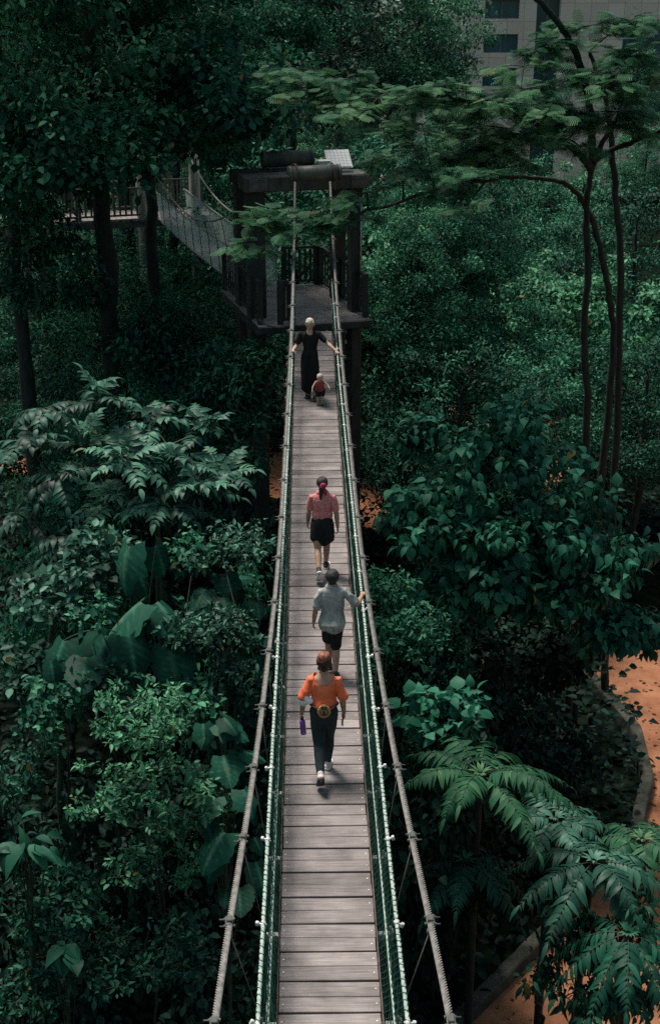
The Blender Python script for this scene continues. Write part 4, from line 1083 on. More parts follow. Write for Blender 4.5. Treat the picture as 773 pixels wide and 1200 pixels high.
def clumps(mb, r_, cs, cr, n, tmpl, size, droop=.3, flat=.65, tvar=.18, up_bias=1.0, light=None, outward=.7, base=.42, wvar=True):
    """leafy clumps round each centre"""
    for i, c in enumerate(cs):
        k = max(3, int(n * r_.uniform(.6, 1.4))); rad = cr * r_.uniform(.7, 1.3)
        o = r_.normal(0, 1, (k, 3)); o = unit(o) * (r_.uniform(0, 1, (k, 1)) ** .45); off = o * rad * np.array([1, 1, flat])
        d = unit(o * outward + r_.normal(0, .5, (k, 3)) + np.array([0, 0, -droop])); up = np.array([0, 0, up_bias]) + r_.normal(0, .38, (k, 3)) + o * .35
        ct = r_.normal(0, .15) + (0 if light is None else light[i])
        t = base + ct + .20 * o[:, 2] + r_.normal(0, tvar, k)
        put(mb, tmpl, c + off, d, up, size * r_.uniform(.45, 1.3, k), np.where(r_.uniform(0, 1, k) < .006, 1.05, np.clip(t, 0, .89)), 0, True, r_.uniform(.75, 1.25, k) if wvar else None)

def shell(r_, n, c, rad, lo=.45, flatbottom=.5):
    o = unit(r_.normal(0, 1, (n, 3))); o[:, 2] = np.where(o[:, 2] < 0, o[:, 2] * flatbottom, o[:, 2])
    return np.asarray(c) + o * (r_.uniform(lo ** 2, 1, (n, 1)) ** .5) * np.asarray(rad)

def make_tree(name, seed, H, tr, blobs, ncl, cr, nl, tmpl, size, mat, droop=.3, flat=.65, lean=(0, 0), bark='bark', trunk_top=.8, base=.42, arch=.15, outward=.7, rk=.022):
    """returns (trunk object, crown object) built round the origin"""
    r_ = np.random.default_rng(seed)
    cs = []; tot = sum(b[2] for b in blobs)
    for c, rad, wgt in blobs: cs.append(shell(r_, max(2, int(ncl * wgt / tot)), c, rad))
    cs = np.concatenate(cs)
    tt = trunk_top * H; n = 6; z = np.linspace(0, tt, n)
    tp = np.column_stack([lean[0] * (z / H) ** 1.3 + np.r_[0, r_.normal(0, .10, n - 1)], lean[1] * (z / H) ** 1.3 + np.r_[0, r_.normal(0, .10, n - 1)], z])
    sk, _ = skeleton(r_, tp, tr * np.r_[1.35, np.linspace(1, .30, n - 1)], cs, arch=arch, rk=rk)
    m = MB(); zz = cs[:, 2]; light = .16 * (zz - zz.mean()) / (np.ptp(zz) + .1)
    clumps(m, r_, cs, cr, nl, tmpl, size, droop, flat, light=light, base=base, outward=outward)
    return sk.build('trunk', M[bark]), m.build('crown', mat)

def plant_at(name, label, cat, loc, parts, rz=0, sc=1.0, group=None, copy=False):
    o = thing(name, label, cat, loc, rz, group); o.scale = (sc,) * 3 if np.isscalar(sc) else tuple(sc)
    for p in parts:
        if copy:
            p = p.copy(); COL.objects.link(p)
        p.parent = o
    return o

L_small = oval(.50, .12, .10); L_wide = oval(.70, .10, .18); L_narrow = oval(.30, .06, .18); L_fine = oval_fine(.62, .10, .30); L_round = oval_fine(.80, .08, .15)
FEA = feather(); L_mid = oval_fine(.46, .10, .28)

# ---- forest tree kinds, each built once and copied
protos = {}
def proto(key, *a, **k):
    protos[key] = make_tree(key, *a, **k)
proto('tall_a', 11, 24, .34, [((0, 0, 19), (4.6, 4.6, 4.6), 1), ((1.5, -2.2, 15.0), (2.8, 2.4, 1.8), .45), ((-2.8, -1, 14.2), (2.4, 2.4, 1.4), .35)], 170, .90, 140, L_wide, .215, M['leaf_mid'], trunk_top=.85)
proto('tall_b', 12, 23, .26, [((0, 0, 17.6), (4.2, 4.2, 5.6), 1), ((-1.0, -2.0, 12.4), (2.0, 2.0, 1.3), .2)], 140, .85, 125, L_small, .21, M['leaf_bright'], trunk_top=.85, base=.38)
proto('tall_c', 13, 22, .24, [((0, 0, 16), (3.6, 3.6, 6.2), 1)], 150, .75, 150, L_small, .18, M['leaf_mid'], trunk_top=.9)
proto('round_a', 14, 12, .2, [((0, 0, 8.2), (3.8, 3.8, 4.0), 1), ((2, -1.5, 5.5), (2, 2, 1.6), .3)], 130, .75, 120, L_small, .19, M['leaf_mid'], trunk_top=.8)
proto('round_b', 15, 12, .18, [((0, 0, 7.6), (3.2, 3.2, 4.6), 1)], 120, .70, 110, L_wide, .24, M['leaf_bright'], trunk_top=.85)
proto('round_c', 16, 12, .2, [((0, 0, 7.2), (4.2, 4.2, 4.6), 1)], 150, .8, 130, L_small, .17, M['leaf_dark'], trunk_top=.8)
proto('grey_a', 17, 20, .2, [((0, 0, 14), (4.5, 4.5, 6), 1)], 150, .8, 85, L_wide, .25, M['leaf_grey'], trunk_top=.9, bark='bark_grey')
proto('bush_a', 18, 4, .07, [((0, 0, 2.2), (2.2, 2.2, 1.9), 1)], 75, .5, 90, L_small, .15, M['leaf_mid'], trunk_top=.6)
proto('bush_b', 19, 4, .07, [((0, 0, 2.0), (2.4, 2.4, 1.9), 1)], 75, .5, 80, L_wide, .19, M['leaf_painted_shade'], trunk_top=.6)
P_H = dict(tall_a=24, tall_b=23.5, tall_c=22.5, round_a=12.4, round_b=12.4, round_c=12, grey_a=20.2, bush_a=4.2, bush_b=4)
used = set()
def forest(key, px, py, Y, label, group=None, sc=None, cat='tree', name=None, rz=None):
    p = P(px, py, Y); s = (p[2] / P_H[key]) if sc is None else sc
    o = plant_at(name or ('bush' if key.startswith('bush') else 'forest_tree'), label, cat, (p[0], p[1], 0), protos[key], rng.uniform(0, 6.28) if rz is None else rz, s, group, copy=key in used)
    used.add(key); return o

GL = 'tall trees at the upper left'; GB = 'trees behind the bridge tower'; GR = 'trees behind the feathery tree'
# upper left: tall dark trees, crowns above the frame
def tall(key, px, Y, h, label, group, rz=None):
    p = P(px, 300, Y); return plant_at('forest_tree', label, 'tree', (p[0], Y, 0), protos[key], rng.uniform(0, 6.28) if rz is None else rz, h / P_H[key], group, copy=(key in used) or used.add(key) is not None)
tall('tall_a', 124, 37, 25.5, 'tall dark tree with the thick straight trunk at the upper left', GL, 1.0)
tall('tall_c', 178, 41, 24.0, 'slender dark tree with a thin trunk right of the thick straight trunk', GL)
tall('tall_b', 20, 36, 23.5, 'tall mid green tree at the left edge of the photo', GL)
tall('tall_a', 55, 46, 26, 'dark tree with a broad crown behind the left edge tree', GL, 3.4)
tall('tall_b', 205, 61, 23, 'mid green tree whose crown hangs over the second footbridge', GL)
tall('tall_c', 300, 62, 25, 'dark small leaved tree at the top directly left of the pale speckled crown', GL)
tall('tall_a', 150, 60, 27, 'dark wide tree behind the walkway platform at the left', GL, 2.2)
tall('tall_b', 85, 66, 26, 'farthest mid green tree at the upper left corner', GL)
# top centre
tall('grey_a', 395, 72, 22.5, 'pale greyish tree with a speckled crown at the top centre', GB)
tall('grey_a', 455, 84, 23, 'pale greyish tree farther back, right of the speckled crown', GB)
tall('tall_c', 345, 76, 22, 'dark tree between the pale speckled crown and the second footbridge', GB)
tall('tall_b', 480, 70, 20.5, 'mid green tree in front of the left part of the office building', GB)
forest('round_a', 345, 165, 47, 'bushy green tree directly behind the tower beam', GB)
forest('round_c', 430, 150, 56, 'dark rounded tree behind the solar panel', GB)
forest('round_a', 300, 150, 60, 'bushy tree above the second footbridge', GB)
forest('round_b', 478, 215, 46, 'lighter green leafy tree right of the tower', GB)
forest('tall_c', 535, 118, 45, 'tall dark small leaved tree standing behind the feathery tree', GR)
forest('tall_c', 492, 205, 42, 'dark narrow tree just right of the tower legs', GR, rz=2.0)
forest('round_b', 640, 292, 50, 'bright green leafy tree right of centre below the building', GR)
forest('round_b', 735, 300, 47, 'bright green leafy tree at the right edge', GR)
forest('round_a', 592, 330, 45, 'mid green bushy tree between the dark tree and the forked trunk', GR)
forest('round_a', 672, 232, 62, 'rounded tree at the foot of the office building', GR)
forest('round_c', 752, 205, 58, 'dark tree at the right edge beside the forked trunk', GR)
forest('round_c', 575, 235, 66, 'dark rounded tree under the building windows', GR)
forest('tall_b', 760, 120, 75, 'mid green tree in front of the building at the right edge', GR)
forest('round_a', 628, 392, 41, 'mid green bushy tree behind the drooping tree', GR)
forest('round_c', 765, 375, 42, 'dark bushy tree at the right edge behind the drooping tree', GR)
forest('round_c', 540, 380, 39, 'dark bushy tree right of the tower foot', GR)
forest('round_c', 492, 400, 41, 'dark tree close under the right tower legs', GR)
for px, py, Y, k, lab in [(20, 215, 68, 'round_c', 'far rounded dark tree behind the left end of the walkway'), (110, 205, 74, 'round_a', 'far bushy tree behind the middle of the walkway'), (190, 225, 70, 'round_c', 'far dark tree between the walkway and the second footbridge'),
        (235, 190, 72, 'round_a', 'far bushy tree behind the grey post of the walkway'), (150, 250, 58, 'round_a', 'bushy tree close behind the walkway rails'), (55, 255, 57, 'round_c', 'dark tree close behind the left walkway rails')]:
    forest(k, px, py, Y, lab, GB)
# below the walkway on the left and under the tower
GU = 'undergrowth trees below the walkway'
forest('round_c', 95, 300, 50, 'dark tree below the left walkway platform', GU)
forest('round_a', 160, 290, 47, 'green bushy tree below the second footbridge', GU)
forest('round_c', 225, 330, 43, 'dark tree left of the tower under the second footbridge', GU)
forest('round_a', 30, 330, 42, 'bushy tree at the left edge below the tall trees', GU)
forest('round_c', 130, 390, 37, 'dark tree below the thick straight trunk', GU)
forest('round_a', 165, 425, 36, 'green tree at the left foot of the tower', GU)
forest('round_a', 372, 300, 62, 'bushy tree seen through the tower portal', GB)
forest('round_c', 320, 280, 56, 'dark tree seen through the left of the portal', GB)
for px, py, Y, k, lab in [(345, 95, 90, 'tall_c', 'far small leaved tree just left of the solar panel, beyond the tower'), (385, 110, 86, 'tall_b', 'far green tree right above the solar panel'), (425, 85, 92, 'tall_b', 'far green tree above the right end of the tower beam'),
        (465, 100, 95, 'tall_c', 'far dark tree left of the office building'), (700, 165, 88, 'tall_b', 'green tree hiding the foot of the building behind the forked trunk'), (640, 215, 80, 'round_a', 'bushy tree before the glazed strip of the building'),
        (755, 160, 92, 'tall_c', 'dark tree hiding the right part of the building'), (600, 195, 84, 'round_c', 'dark rounded tree under the lower building window'), (540, 190, 78, 'tall_b', 'green tree hiding the left foot of the building'), (690, 250, 70, 'round_b', 'bright tree behind the forked trunk at mid height'),
        (618, 168, 72, 'round_a', 'bushy tree against the lower storeys of the building'), (665, 190, 76, 'round_b', 'brighter tree against the glazed strip of the building'), (480, 150, 60, 'round_a', 'bushy green tree under the long feathery bough'), (395, 215, 56, 'round_b', 'bright leafy tree seen through the tower portal')]:
    forest(k, px, py, Y, lab, GB)
tall('tall_a', 400, 100, 24, 'far dark tree beyond the portal', GB)
tall('tall_c', 640, 112, 12, 'far dark tree in front of the office building', GB)
tall('tall_b', 250, 98, 24, 'far green tree beyond the second footbridge', GB)
tall('tall_a', 60, 95, 24, 'far dark tree beyond the left walkway', GB)
tall('tall_a', 530, 108, 12, 'far dark tree at the foot of the office building', GB)
tall('tall_b', 735, 105, 15, 'far green tree right of the office building foot', GB)
# shrubs, mostly below the bridge
GS = 'shrubs under the bridge'
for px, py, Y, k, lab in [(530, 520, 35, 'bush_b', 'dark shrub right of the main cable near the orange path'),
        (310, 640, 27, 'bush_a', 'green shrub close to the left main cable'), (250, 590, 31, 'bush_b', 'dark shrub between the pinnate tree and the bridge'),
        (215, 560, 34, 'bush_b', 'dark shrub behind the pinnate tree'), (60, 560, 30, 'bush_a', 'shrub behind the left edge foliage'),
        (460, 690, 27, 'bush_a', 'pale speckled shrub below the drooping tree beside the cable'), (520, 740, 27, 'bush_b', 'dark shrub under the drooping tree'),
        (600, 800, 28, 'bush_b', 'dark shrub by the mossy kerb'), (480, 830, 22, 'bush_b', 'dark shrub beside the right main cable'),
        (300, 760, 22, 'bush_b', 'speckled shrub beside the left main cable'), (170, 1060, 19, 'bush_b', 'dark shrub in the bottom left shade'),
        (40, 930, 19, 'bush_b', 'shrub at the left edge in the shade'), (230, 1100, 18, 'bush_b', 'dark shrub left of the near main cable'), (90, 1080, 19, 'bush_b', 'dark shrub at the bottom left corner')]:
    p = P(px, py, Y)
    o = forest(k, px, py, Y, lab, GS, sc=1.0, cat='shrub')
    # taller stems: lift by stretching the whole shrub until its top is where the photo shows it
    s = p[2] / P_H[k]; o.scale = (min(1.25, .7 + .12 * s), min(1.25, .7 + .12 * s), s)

# ---- undergrowth carpet (nobody could count it)
r_ = np.random.default_rng(77)
m = MB(); N = 9000
from math import inf
def in_path(x, y):
    d = np.min(np.hypot(x[:, None] - far[None, :, 0], y[:, None] - far[None, :, 1]), axis=1)
    # inside the near path = right of the kerb line
    ky = np.interp(y, kerb[:, 1], kerb[:, 0]); near = (x > ky - .2) & (y < kerb[-1][1] + 3) & (y > kerb[0][1] - 2)
    return (d < fw + .45) | near
X = r_.uniform(-1, 1, N); Y = 10 + 76 * r_.uniform(0, 1, N) ** 1.3; X = X * (8 + .38 * Y); ok = ~in_path(X, Y); X = X[ok]; Y = Y[ok]
c = np.column_stack([X, Y, r_.uniform(.1, 1.1, len(X)) ** 1.5 * np.where((Y < 40), 2.2, 1.4)])
for blk in range(14):
    kk = len(c); o = r_.normal(0, .32, (kk, 3)) * np.array([1, 1, .5])
    put(m, L_wide, np.maximum(c + o, [-99, -99, .03]), unit(r_.normal(0, 1, (kk, 3)) * [1, 1, .3]), np.array([0, 0, 1]) + r_.normal(0, .4, (kk, 3)), r_.uniform(.12, .34, kk), np.clip(r_.normal(.3, .2, kk), 0, 1), 0, True)
tag(m.build('undergrowth', M['leaf_painted_shade']), kind='stuff')

M['litter'] = leaf_mat('dry_fallen_leaves', (.03, .018, .010), (.10, .05, .022), (.22, .12, .05), rough=.8, transl=.1, spec=.15)
m = MB(); N = 4000; X = r_.uniform(1.5, 14, N); Y = r_.uniform(18, 40, N)
ky = np.interp(Y, kerb[:, 1], kerb[:, 0]); keep = (r_.uniform(0, 1, N) < np.where(X > ky + .1, np.exp(-np.abs(X - ky) / 1.2) + .10, 0))
X = X[keep]; Y = Y[keep]; kk = len(X)
put(m, L_small, np.column_stack([X, Y, np.full(kk, .012)]), unit(r_.normal(0, 1, (kk, 3)) * [1, 1, .1]), np.array([0, 0, 1]) + r_.normal(0, .2, (kk, 3)), r_.uniform(.06, .17, kk), r_.uniform(0, 1, kk), 0, True)
tag(m.build('fallen_leaves', M['litter']), kind='stuff')

# ---- pinnate foliage helper
def frond(ml, ms, r_, base, d, L, droop, npair, ll, lw, tint, fold=.35, hang=.35, tmpl=None):
    d = unit(d); hv = unit(np.array([d[0], d[1], 0])); 
    t = np.linspace(0, 1, 12)
    pts = base + d * (L * t)[:, None] + np.array([0, 0, -1]) * (droop * L * t ** 2)[:, None]
    ms.tube(pts, np.linspace(.012, .004, 12), 5, cap=False)
    ti = np.linspace(.16, .99, npair)
    pp = np.column_stack([np.interp(ti, t, pts[:, i]) for i in range(3)]); tg = unit(np.column_stack([np.gradient(pp[:, i]) for i in range(3)]))
    side = unit(np.cross(tg, [0, 0, 1])); nrm = np.cross(side, tg)
    for sg in (-1, 1):
        dd = unit(side * sg + tg * (.28 + .5 * ti[:, None]) + np.array([0, 0, -1]) * hang + nrm * fold * .4 + r_.normal(0, .16, (npair, 3)))
        sz = ll * np.sin(pi * (.22 + .70 * ti)) * r_.uniform(.88, 1.1, npair)
        put(ml, tmpl or L_narrow, pp, dd, nrm + r_.normal(0, .12, (npair, 3)), sz, np.clip(tint + r_.normal(0, .09, npair), 0, .89), 0, True, np.full(npair, lw))
    put(ml, tmpl or L_narrow, pts[-1:], tg[-1:], nrm[-1:], np.array([ll * .8]), tint, 0, True, np.array([lw]))

# ---- glossy pinnate tree, left
def pinnate_tree(label, root, tips, r_, L, npair, ll, lw, mat, nf=(7, 10), droop=.4, elev=(.0, .7), base_t=.5, trunk=.09, hang=.35, group=None, name='pinnate_tree', tmpl=None, vary=.10):
    tips = np.asarray(tips); root = np.asarray(root, float)
    top = tips.mean(0) - [0, 0, .8]
    n = 5; t = np.linspace(0, 1, n)[:, None]; tp = np.array([root[0], root[1], 0]) * (1 - t) + top * t; tp = tp - np.array([root[0], root[1], 0])
    loc = np.array([root[0], root[1], 0])
    sk, _ = skeleton(r_, tp, np.linspace(trunk, trunk * .5, n), tips - loc, arch=.05, rmin=.02, rk=.02)
    ml = MB()
    for c in tips - loc:
        k = r_.integers(nf[0], nf[1] + 1); a0 = r_.uniform(0, 6.28)
        for i in range(k):
            a = a0 + i * 2 * pi / k + r_.normal(0, .15); e = r_.uniform(*elev)
            frond(ml, sk, r_, c + r_.normal(0, .03, 3), np.array([cos(a) * cos(e), sin(a) * cos(e), sin(e)]), L * r_.uniform(.75, 1.15), droop * r_.uniform(.7, 1.3), npair, ll, lw, base_t + r_.normal(0, vary), hang=hang, tmpl=tmpl)
    return plant_at(name, label, 'tree', loc, [sk.build('trunk', M['stem']), ml.build('crown', mat)], group=group)
r_ = np.random.default_rng(5)
tips = [P(118, 470, 23), P(178, 500, 23.5), P(238, 505, 23), P(205, 545, 22.5), P(150, 540, 22), P(262, 560, 23.5), P(100, 525, 23.5), P(190, 590, 22), P(235, 575, 22), P(130, 590, 22.5)]
pinnate_tree('glossy tree with pale sheen on its pinnate leaves left of the bridge', P(180, 700, 23), tips, r_, .85, 8, .27, 1.0, M['leaf_gloss'], nf=(7, 10), droop=.40, elev=(.0, 1.25), base_t=.64, hang=.22, tmpl=L_mid, vary=.20)
tips = [P(55, 480, 23), P(30, 520, 22.5), P(70, 560, 22), P(35, 610, 22), P(85, 630, 21.5), P(50, 670, 21.5)]
pinnate_tree('dull green pinnate leaved tree at the left edge beside the glossy one', P(50, 800, 22), tips, r_, .75, 7, .26, 1.0, M['leaf_gloss'], droop=.5, elev=(-.1, .9), base_t=.40, hang=.4, tmpl=L_mid, vary=.14)

# ---- medium leaved trees built from chosen crown volumes
def built_tree(name, label, cat, loc, blobs, ncl, cr, nl, tmpl, size, mat, trunk_r, seed, droop=.4, flat=.65, base=.45, lean=(0, 0), trunk_top=None, outward=.7, arch=.15, bark='bark', group=None):
    loc = np.array([loc[0], loc[1], 0.0]); H = max(b[0][2] + b[1][2] for b in blobs)
    bl = [((np.asarray(c) - loc), r, w) for c, r, w in blobs]
    tr, cr_ = make_tree(name, seed, H, trunk_r, bl, ncl, cr, nl, tmpl, size, mat, droop, flat, lean, bark, trunk_top or .7, base, arch, outward)
    return plant_at(name, label, cat, loc, [tr, cr_], group=group)
c0 = P(600, 640, 27.5)
built_tree('broadleaf_tree', 'broad tree with drooping heart shaped leaves right of the bridge', 'tree', P(505, 690, 27.0),
    [(P(600, 590, 27.5), (2.1, 2.0, 1.9), 1.0), (P(590, 500, 28), (.75, .75, .75), .18), (P(500, 515, 28.5), (.5, .5, .5), .10), (P(500, 610, 27), (.95, 1.0, 1.0), .35), (P(690, 660, 27), (1.3, 1.5, 1.0), .45), (P(725, 735, 26.5), (.9, .9, .45), .25), (P(600, 690, 26.5), (1.6, 1.2, .9), .5), (P(530, 690, 27), (.8, .8, .8), .2)],
    230, .44, 52, L_fine, .245, M['leaf_teal'], .11, 21, droop=.75, flat=.8, base=.50, trunk_top=.62, outward=.75)
built_tree('shrub', 'low shrub with round leathery leaves beside the right main cable', 'shrub', P(515, 900, 21.5),
    [(P(520, 845, 21.5), (.75, .7, .6), 1)], 34, .28, 22, L_round, .25, M['leaf_teal'], .04, 22, droop=.3, base=.55)
built_tree('shrub', 'bright small leaved shrub in front at the lower left', 'shrub', P(170, 900, 16.8),
    [(P(165, 845, 16.8), (.70, .7, .60), 1.0), (P(190, 930, 16.6), (1.0, .8, .55), .8), (P(115, 935, 16.8), (.7, .7, .45), .35), (P(195, 1010, 16.4), (.85, .7, .55), .5), (P(245, 950, 16.8), (.45, .5, .6), .3)],
    190, .13, 22, L_small, .105, M['leaf_bright'], .035, 23, droop=.15, base=.52, flat=.5)
built_tree('shrub', 'small leaved shrub with pale specks between big leaves and the left cable', 'shrub', P(265, 800, 18.6),
    [(P(250, 740, 18.8), (.7, .6, .5), 1.0), (P(285, 640, 20.5), (.55, .5, .4), .5), (P(275, 800, 18.5), (.45, .5, .4), .5)],
    95, .19, 34, L_small, .12, M['leaf_gloss'], .03, 24, droop=.2, base=.45, flat=.5)
built_tree('shrub', 'loose leafy shrub at the left edge below the pinnate tree', 'shrub', P(70, 760, 20),
    [(P(75, 700, 20), (.8, .8, .6), 1.0), (P(120, 650, 20.5), (.6, .6, .4), .5), (P(30, 790, 19.5), (.5, .6, .5), .5)],
    70, .25, 26, L_wide, .17, M['leaf_gloss'], .035, 25, droop=.3, base=.42, flat=.6)
built_tree('shrub', 'fine leaved bush hanging under the drooping tree beside the cable', 'shrub', P(470, 790, 24),
    [(P(475, 745, 24), (.9, .8, .5), 1.0), (P(450, 690, 25), (.5, .5, .5), .4)],
    70, .26, 50, L_small, .12, M['leaf_mid'], .04, 26, droop=.3, base=.5, flat=.4)

built_tree('hanging_shrub', 'dark shrub with hanging narrow leaves and a few brown ones over the path corner', 'shrub', P(640, 1000, 20.5),
    [(P(690, 1110, 18.6), (.6, .5, .55), 1.0), (P(730, 1160, 18.2), (.5, .5, .5), .8), (P(670, 1065, 19), (.5, .5, .35), .5), (P(745, 1060, 18.6), (.4, .5, .4), .4), (P(690, 1175, 18), (.5, .5, .4), .6), (P(640, 1150, 18.6), (.3, .4, .35), .3)],
    60, .24, 30, oval_fine(.34, .08, .4), .24, M['leaf_dark'], .04, 27, droop=1.1, base=.38, flat=.9)
built_tree('shrub', 'dark shrub crowding the mossy kerb under the drooping tree', 'shrub', P(620, 820, 29),
    [(P(610, 770, 29), (1.5, 1.2, .7), 1.0), (P(540, 760, 29), (1.0, 1.0, .8), .7), (P(665, 765, 28.5), (.7, .7, .5), .4)],
    80, .40, 46, L_wide, .2, M['leaf_painted_shade'], .05, 28, droop=.5, base=.30, flat=.7)
built_tree('forest_tree', 'dark leafy young tree in front of the left tower leg', 'tree', P(262, 430, 32.5),
    [(P(268, 440, 32.5), (1.1, .9, .9), 1.0), (P(302, 428, 32.4), (.55, .6, .45), .4), (P(240, 480, 32), (.9, .8, .8), .5), (P(288, 490, 32), (.75, .7, .8), .6), (P(283, 540, 31.5), (.45, .6, .7), .4)],
    120, .33, 46, L_small, .17, M['leaf_dark'], .05, 29, droop=.4, base=.40, flat=.7)
built_tree('forest_tree', 'dark leafy tree filling the gap left of the second footbridge', 'tree', P(195, 560, 36),
    [(P(175, 395, 36.5), (1.3, 1.2, 1.0), 1.0), (P(225, 430, 36), (1.2, 1.0, .8), .7), (P(60, 330, 36), (1.5, 1.2, 1.6), .9), (P(30, 240, 36), (1.0, 1.0, 1.0), .4)],
    120, .5, 60, L_small, .2, M['leaf_dark'], .12, 30, droop=.4, base=.42, flat=.7)

built_tree('shrub', 'dim leafy shrub filling the bottom left corner', 'shrub', P(70, 1200, 17),
    [(P(60, 1060, 17), (.9, .8, .5), 1.0), (P(130, 1130, 16.6), (.8, .7, .5), .8), (P(40, 1160, 16.4), (.6, .6, .4), .6), (P(200, 1120, 16.4), (.6, .6, .5), .6), (P(30, 900, 18), (.7, .8, .6), .6)],
    150, .19, 20, L_small, .13, M['leaf_dark'], .03, 34, droop=.3, base=.36, flat=.6)
built_tree('shrub', 'small dim shrub between the two groups of big leaves', 'shrub', P(180, 860, 18.5),
    [(P(120, 800, 18.2), (.7, .7, .4), 1.0), (P(215, 830, 18), (.5, .6, .5), .7), (P(60, 830, 18), (.6, .6, .4), .6), (P(225, 650, 20.4), (.4, .5, .4), .5), (P(110, 720, 18.3), (.35, .3, .3), .3)],
    130, .17, 20, L_wide, .13, M['leaf_mid'], .03, 35, droop=.3, base=.40, flat=.6)

# ---- large lobed leaves
def broad_leaf(seed, width=.80, droop=.30, fold=.45, lob=.10, nu=17, nv=11):
    # big heart-based leaf: midrib fold, arched side veins, wavy edge, drooping tip
    r_ = np.random.default_rng(seed); u = np.linspace(0, 1, nu); v = np.linspace(-1, 1, nv)
    U, Vv = np.meshgrid(u, v, indexing='ij'); av = np.abs(Vv)
    hw = width * .5 * np.maximum(0, np.sin(pi * np.clip(U * .93 + .07, 0, 1) ** .62)) ** .75
    hw = hw + lob * np.exp(-((U - .42) / .09) ** 2) - lob * .5 * np.exp(-((U - .62) / .10) ** 2)
    hw = hw * (1 + r_.normal(0, .06, (nu, 1))) * (1 + .10 * np.sin(seed + Vv * .5))
    y = U - .20 * av ** 1.6 * np.exp(-U * 4.5) + .06 * av * np.sin(pi * U)
    ph = 7 * U - 1.6 * av
    z = -fold * (av * hw) * (1 + .3 * np.sign(Vv) * np.sin(seed)) - droop * U ** 2.2 + .026 * np.cos(2 * pi * ph) * av ** .7 + .02 * np.sin(5 * U + seed) * av
    t = np.where(av < .05, .48, 0) + .40 * np.maximum(0, np.cos(2 * pi * ph)) ** 4 * (1 - av ** 2) - .05 + .08 * np.sin(seed + 3 * U) * Vv
    X = Vv * hw
    V = np.stack([X, y, z], -1).reshape(-1, 3); q = [[i * nv + j, (i + 1) * nv + j, (i + 1) * nv + j + 1, i * nv + j + 1] for i in range(nu - 1) for j in range(nv - 1)]
    return V, [np.array(q)[:, ::-1]], t.ravel()
LB = [broad_leaf(0, .85, .35, .50, .10), broad_leaf(1, .75, .45, .65, .05), broad_leaf(2, .90, .30, .40, .14), broad_leaf(3, .70, .40, .8, .08), broad_leaf(4, 1.0, .22, .25, .0)]
def big_leaf_plant(label, root, leaves, r_, mat='leaf_big', stem_r=.03, tmpl=None, name='big_leaf_plant', extra=1):
    """leaves: (point, direction, size, tint)"""
    loc = np.array([root[0], root[1], 0.0]); pts = np.array([l[0] for l in leaves]) - loc
    top = pts.mean(0) - [0, 0, .25]
    n = 5; t = np.linspace(0, 1, n)[:, None]; tp = np.zeros(3) * (1 - t) + top * t; tp[:, :2] += r_.normal(0, .05, (n, 2)) * (t > 0)
    sk = MB(); s_ = np.linspace(0, n - 1, 20); TP = np.column_stack([np.interp(s_, range(n), tp[:, i]) for i in range(3)]); sk.tube(TP, np.linspace(stem_r * 1.4, stem_r * .7, 20), 8)
    ml = MB()
    more = []
    for (p, d, sz, ti) in leaves:
        for _ in range(extra): more.append((np.asarray(p) + r_.normal(0, .22, 3) + [0, .1, -.18], np.asarray(d) + r_.normal(0, .5, 3) * [1, 1, .5], sz * r_.uniform(.45, .85), ti * r_.uniform(.4, .95)))
    for i, (p, d, sz, ti) in enumerate(leaves + more):
        p = np.asarray(p) - loc; b = TP[min(19, 12 + i % 8)]; 
        att = p + unit(d) * .02 * sz
        sk.tube(bez(b, (b + att) / 2 + [0, 0, .25 * np.linalg.norm(att - b)], att, 8), np.linspace(.011, .007, 8), 5, cap=False)
        up = np.array([0, 0, 1.0]) + r_.normal(0, .15, 3) + unit(d) * .35
        put(ml, tmpl or LB[i % 5], p[None], np.asarray(d, float)[None], up[None], np.array([sz]), float(np.clip(ti - .12, .02, .62)), 0, True)
    return plant_at(name, label, 'plant', loc, [sk.build('stem', M['stem']), ml.build('leaves', M[mat])])
r_ = np.random.default_rng(9)
def LV(px, py, Y, dx, dy, dz, s, t): return (P(px, py, Y), np.array([dx, dy, dz], float) + r_.normal(0, .16, 3), s * r_.uniform(.65, 1.0), t + r_.normal(0, .08))
LBS = .86
big_leaf_plant('tall plant with huge folded drooping leaves left of the bridge', P(180, 850, 19.5),
    [LV(150, 640, 19.6, -.2, -.5, -.75, .85, .55), LV(182, 640, 20, .5, -.2, -.85, .85, .30), LV(165, 705, 19, -.5, -.5, -.5, .95, .55), LV(185, 705, 19, .55, -.55, -.55, 1.0, .35), LV(200, 760, 18.6, .3, -.6, -.8, .75, .62),
     LV(125, 745, 18.6, -.3, -.7, -.6, .85, .50), LV(150, 745, 18.4, .3, -.7, -.6, .80, .40), LV(75, 750, 18.6, -.35, -.6, -.6, .8, .40), LV(60, 775, 18.2, .2, -.7, -.6, .6, .5), LV(100, 770, 18.2, .1, -.8, -.6, .75, .3)], r_, stem_r=.045)
big_leaf_plant('plant with two round bluish leaves close to the left main cable', P(250, 760, 20.3),
    [LV(240, 690, 20.2, -.2, -.8, -.25, .62, .62), LV(262, 672, 20.4, .3, -.6, -.3, .58, .34), LV(278, 678, 20.6, .7, .2, .1, .38, .62), LV(300, 705, 20, .2, -.8, -.4, .45, .25), LV(262, 700, 20, .3, -.8, -.5, .5, .12)], r_, tmpl=LB[4])
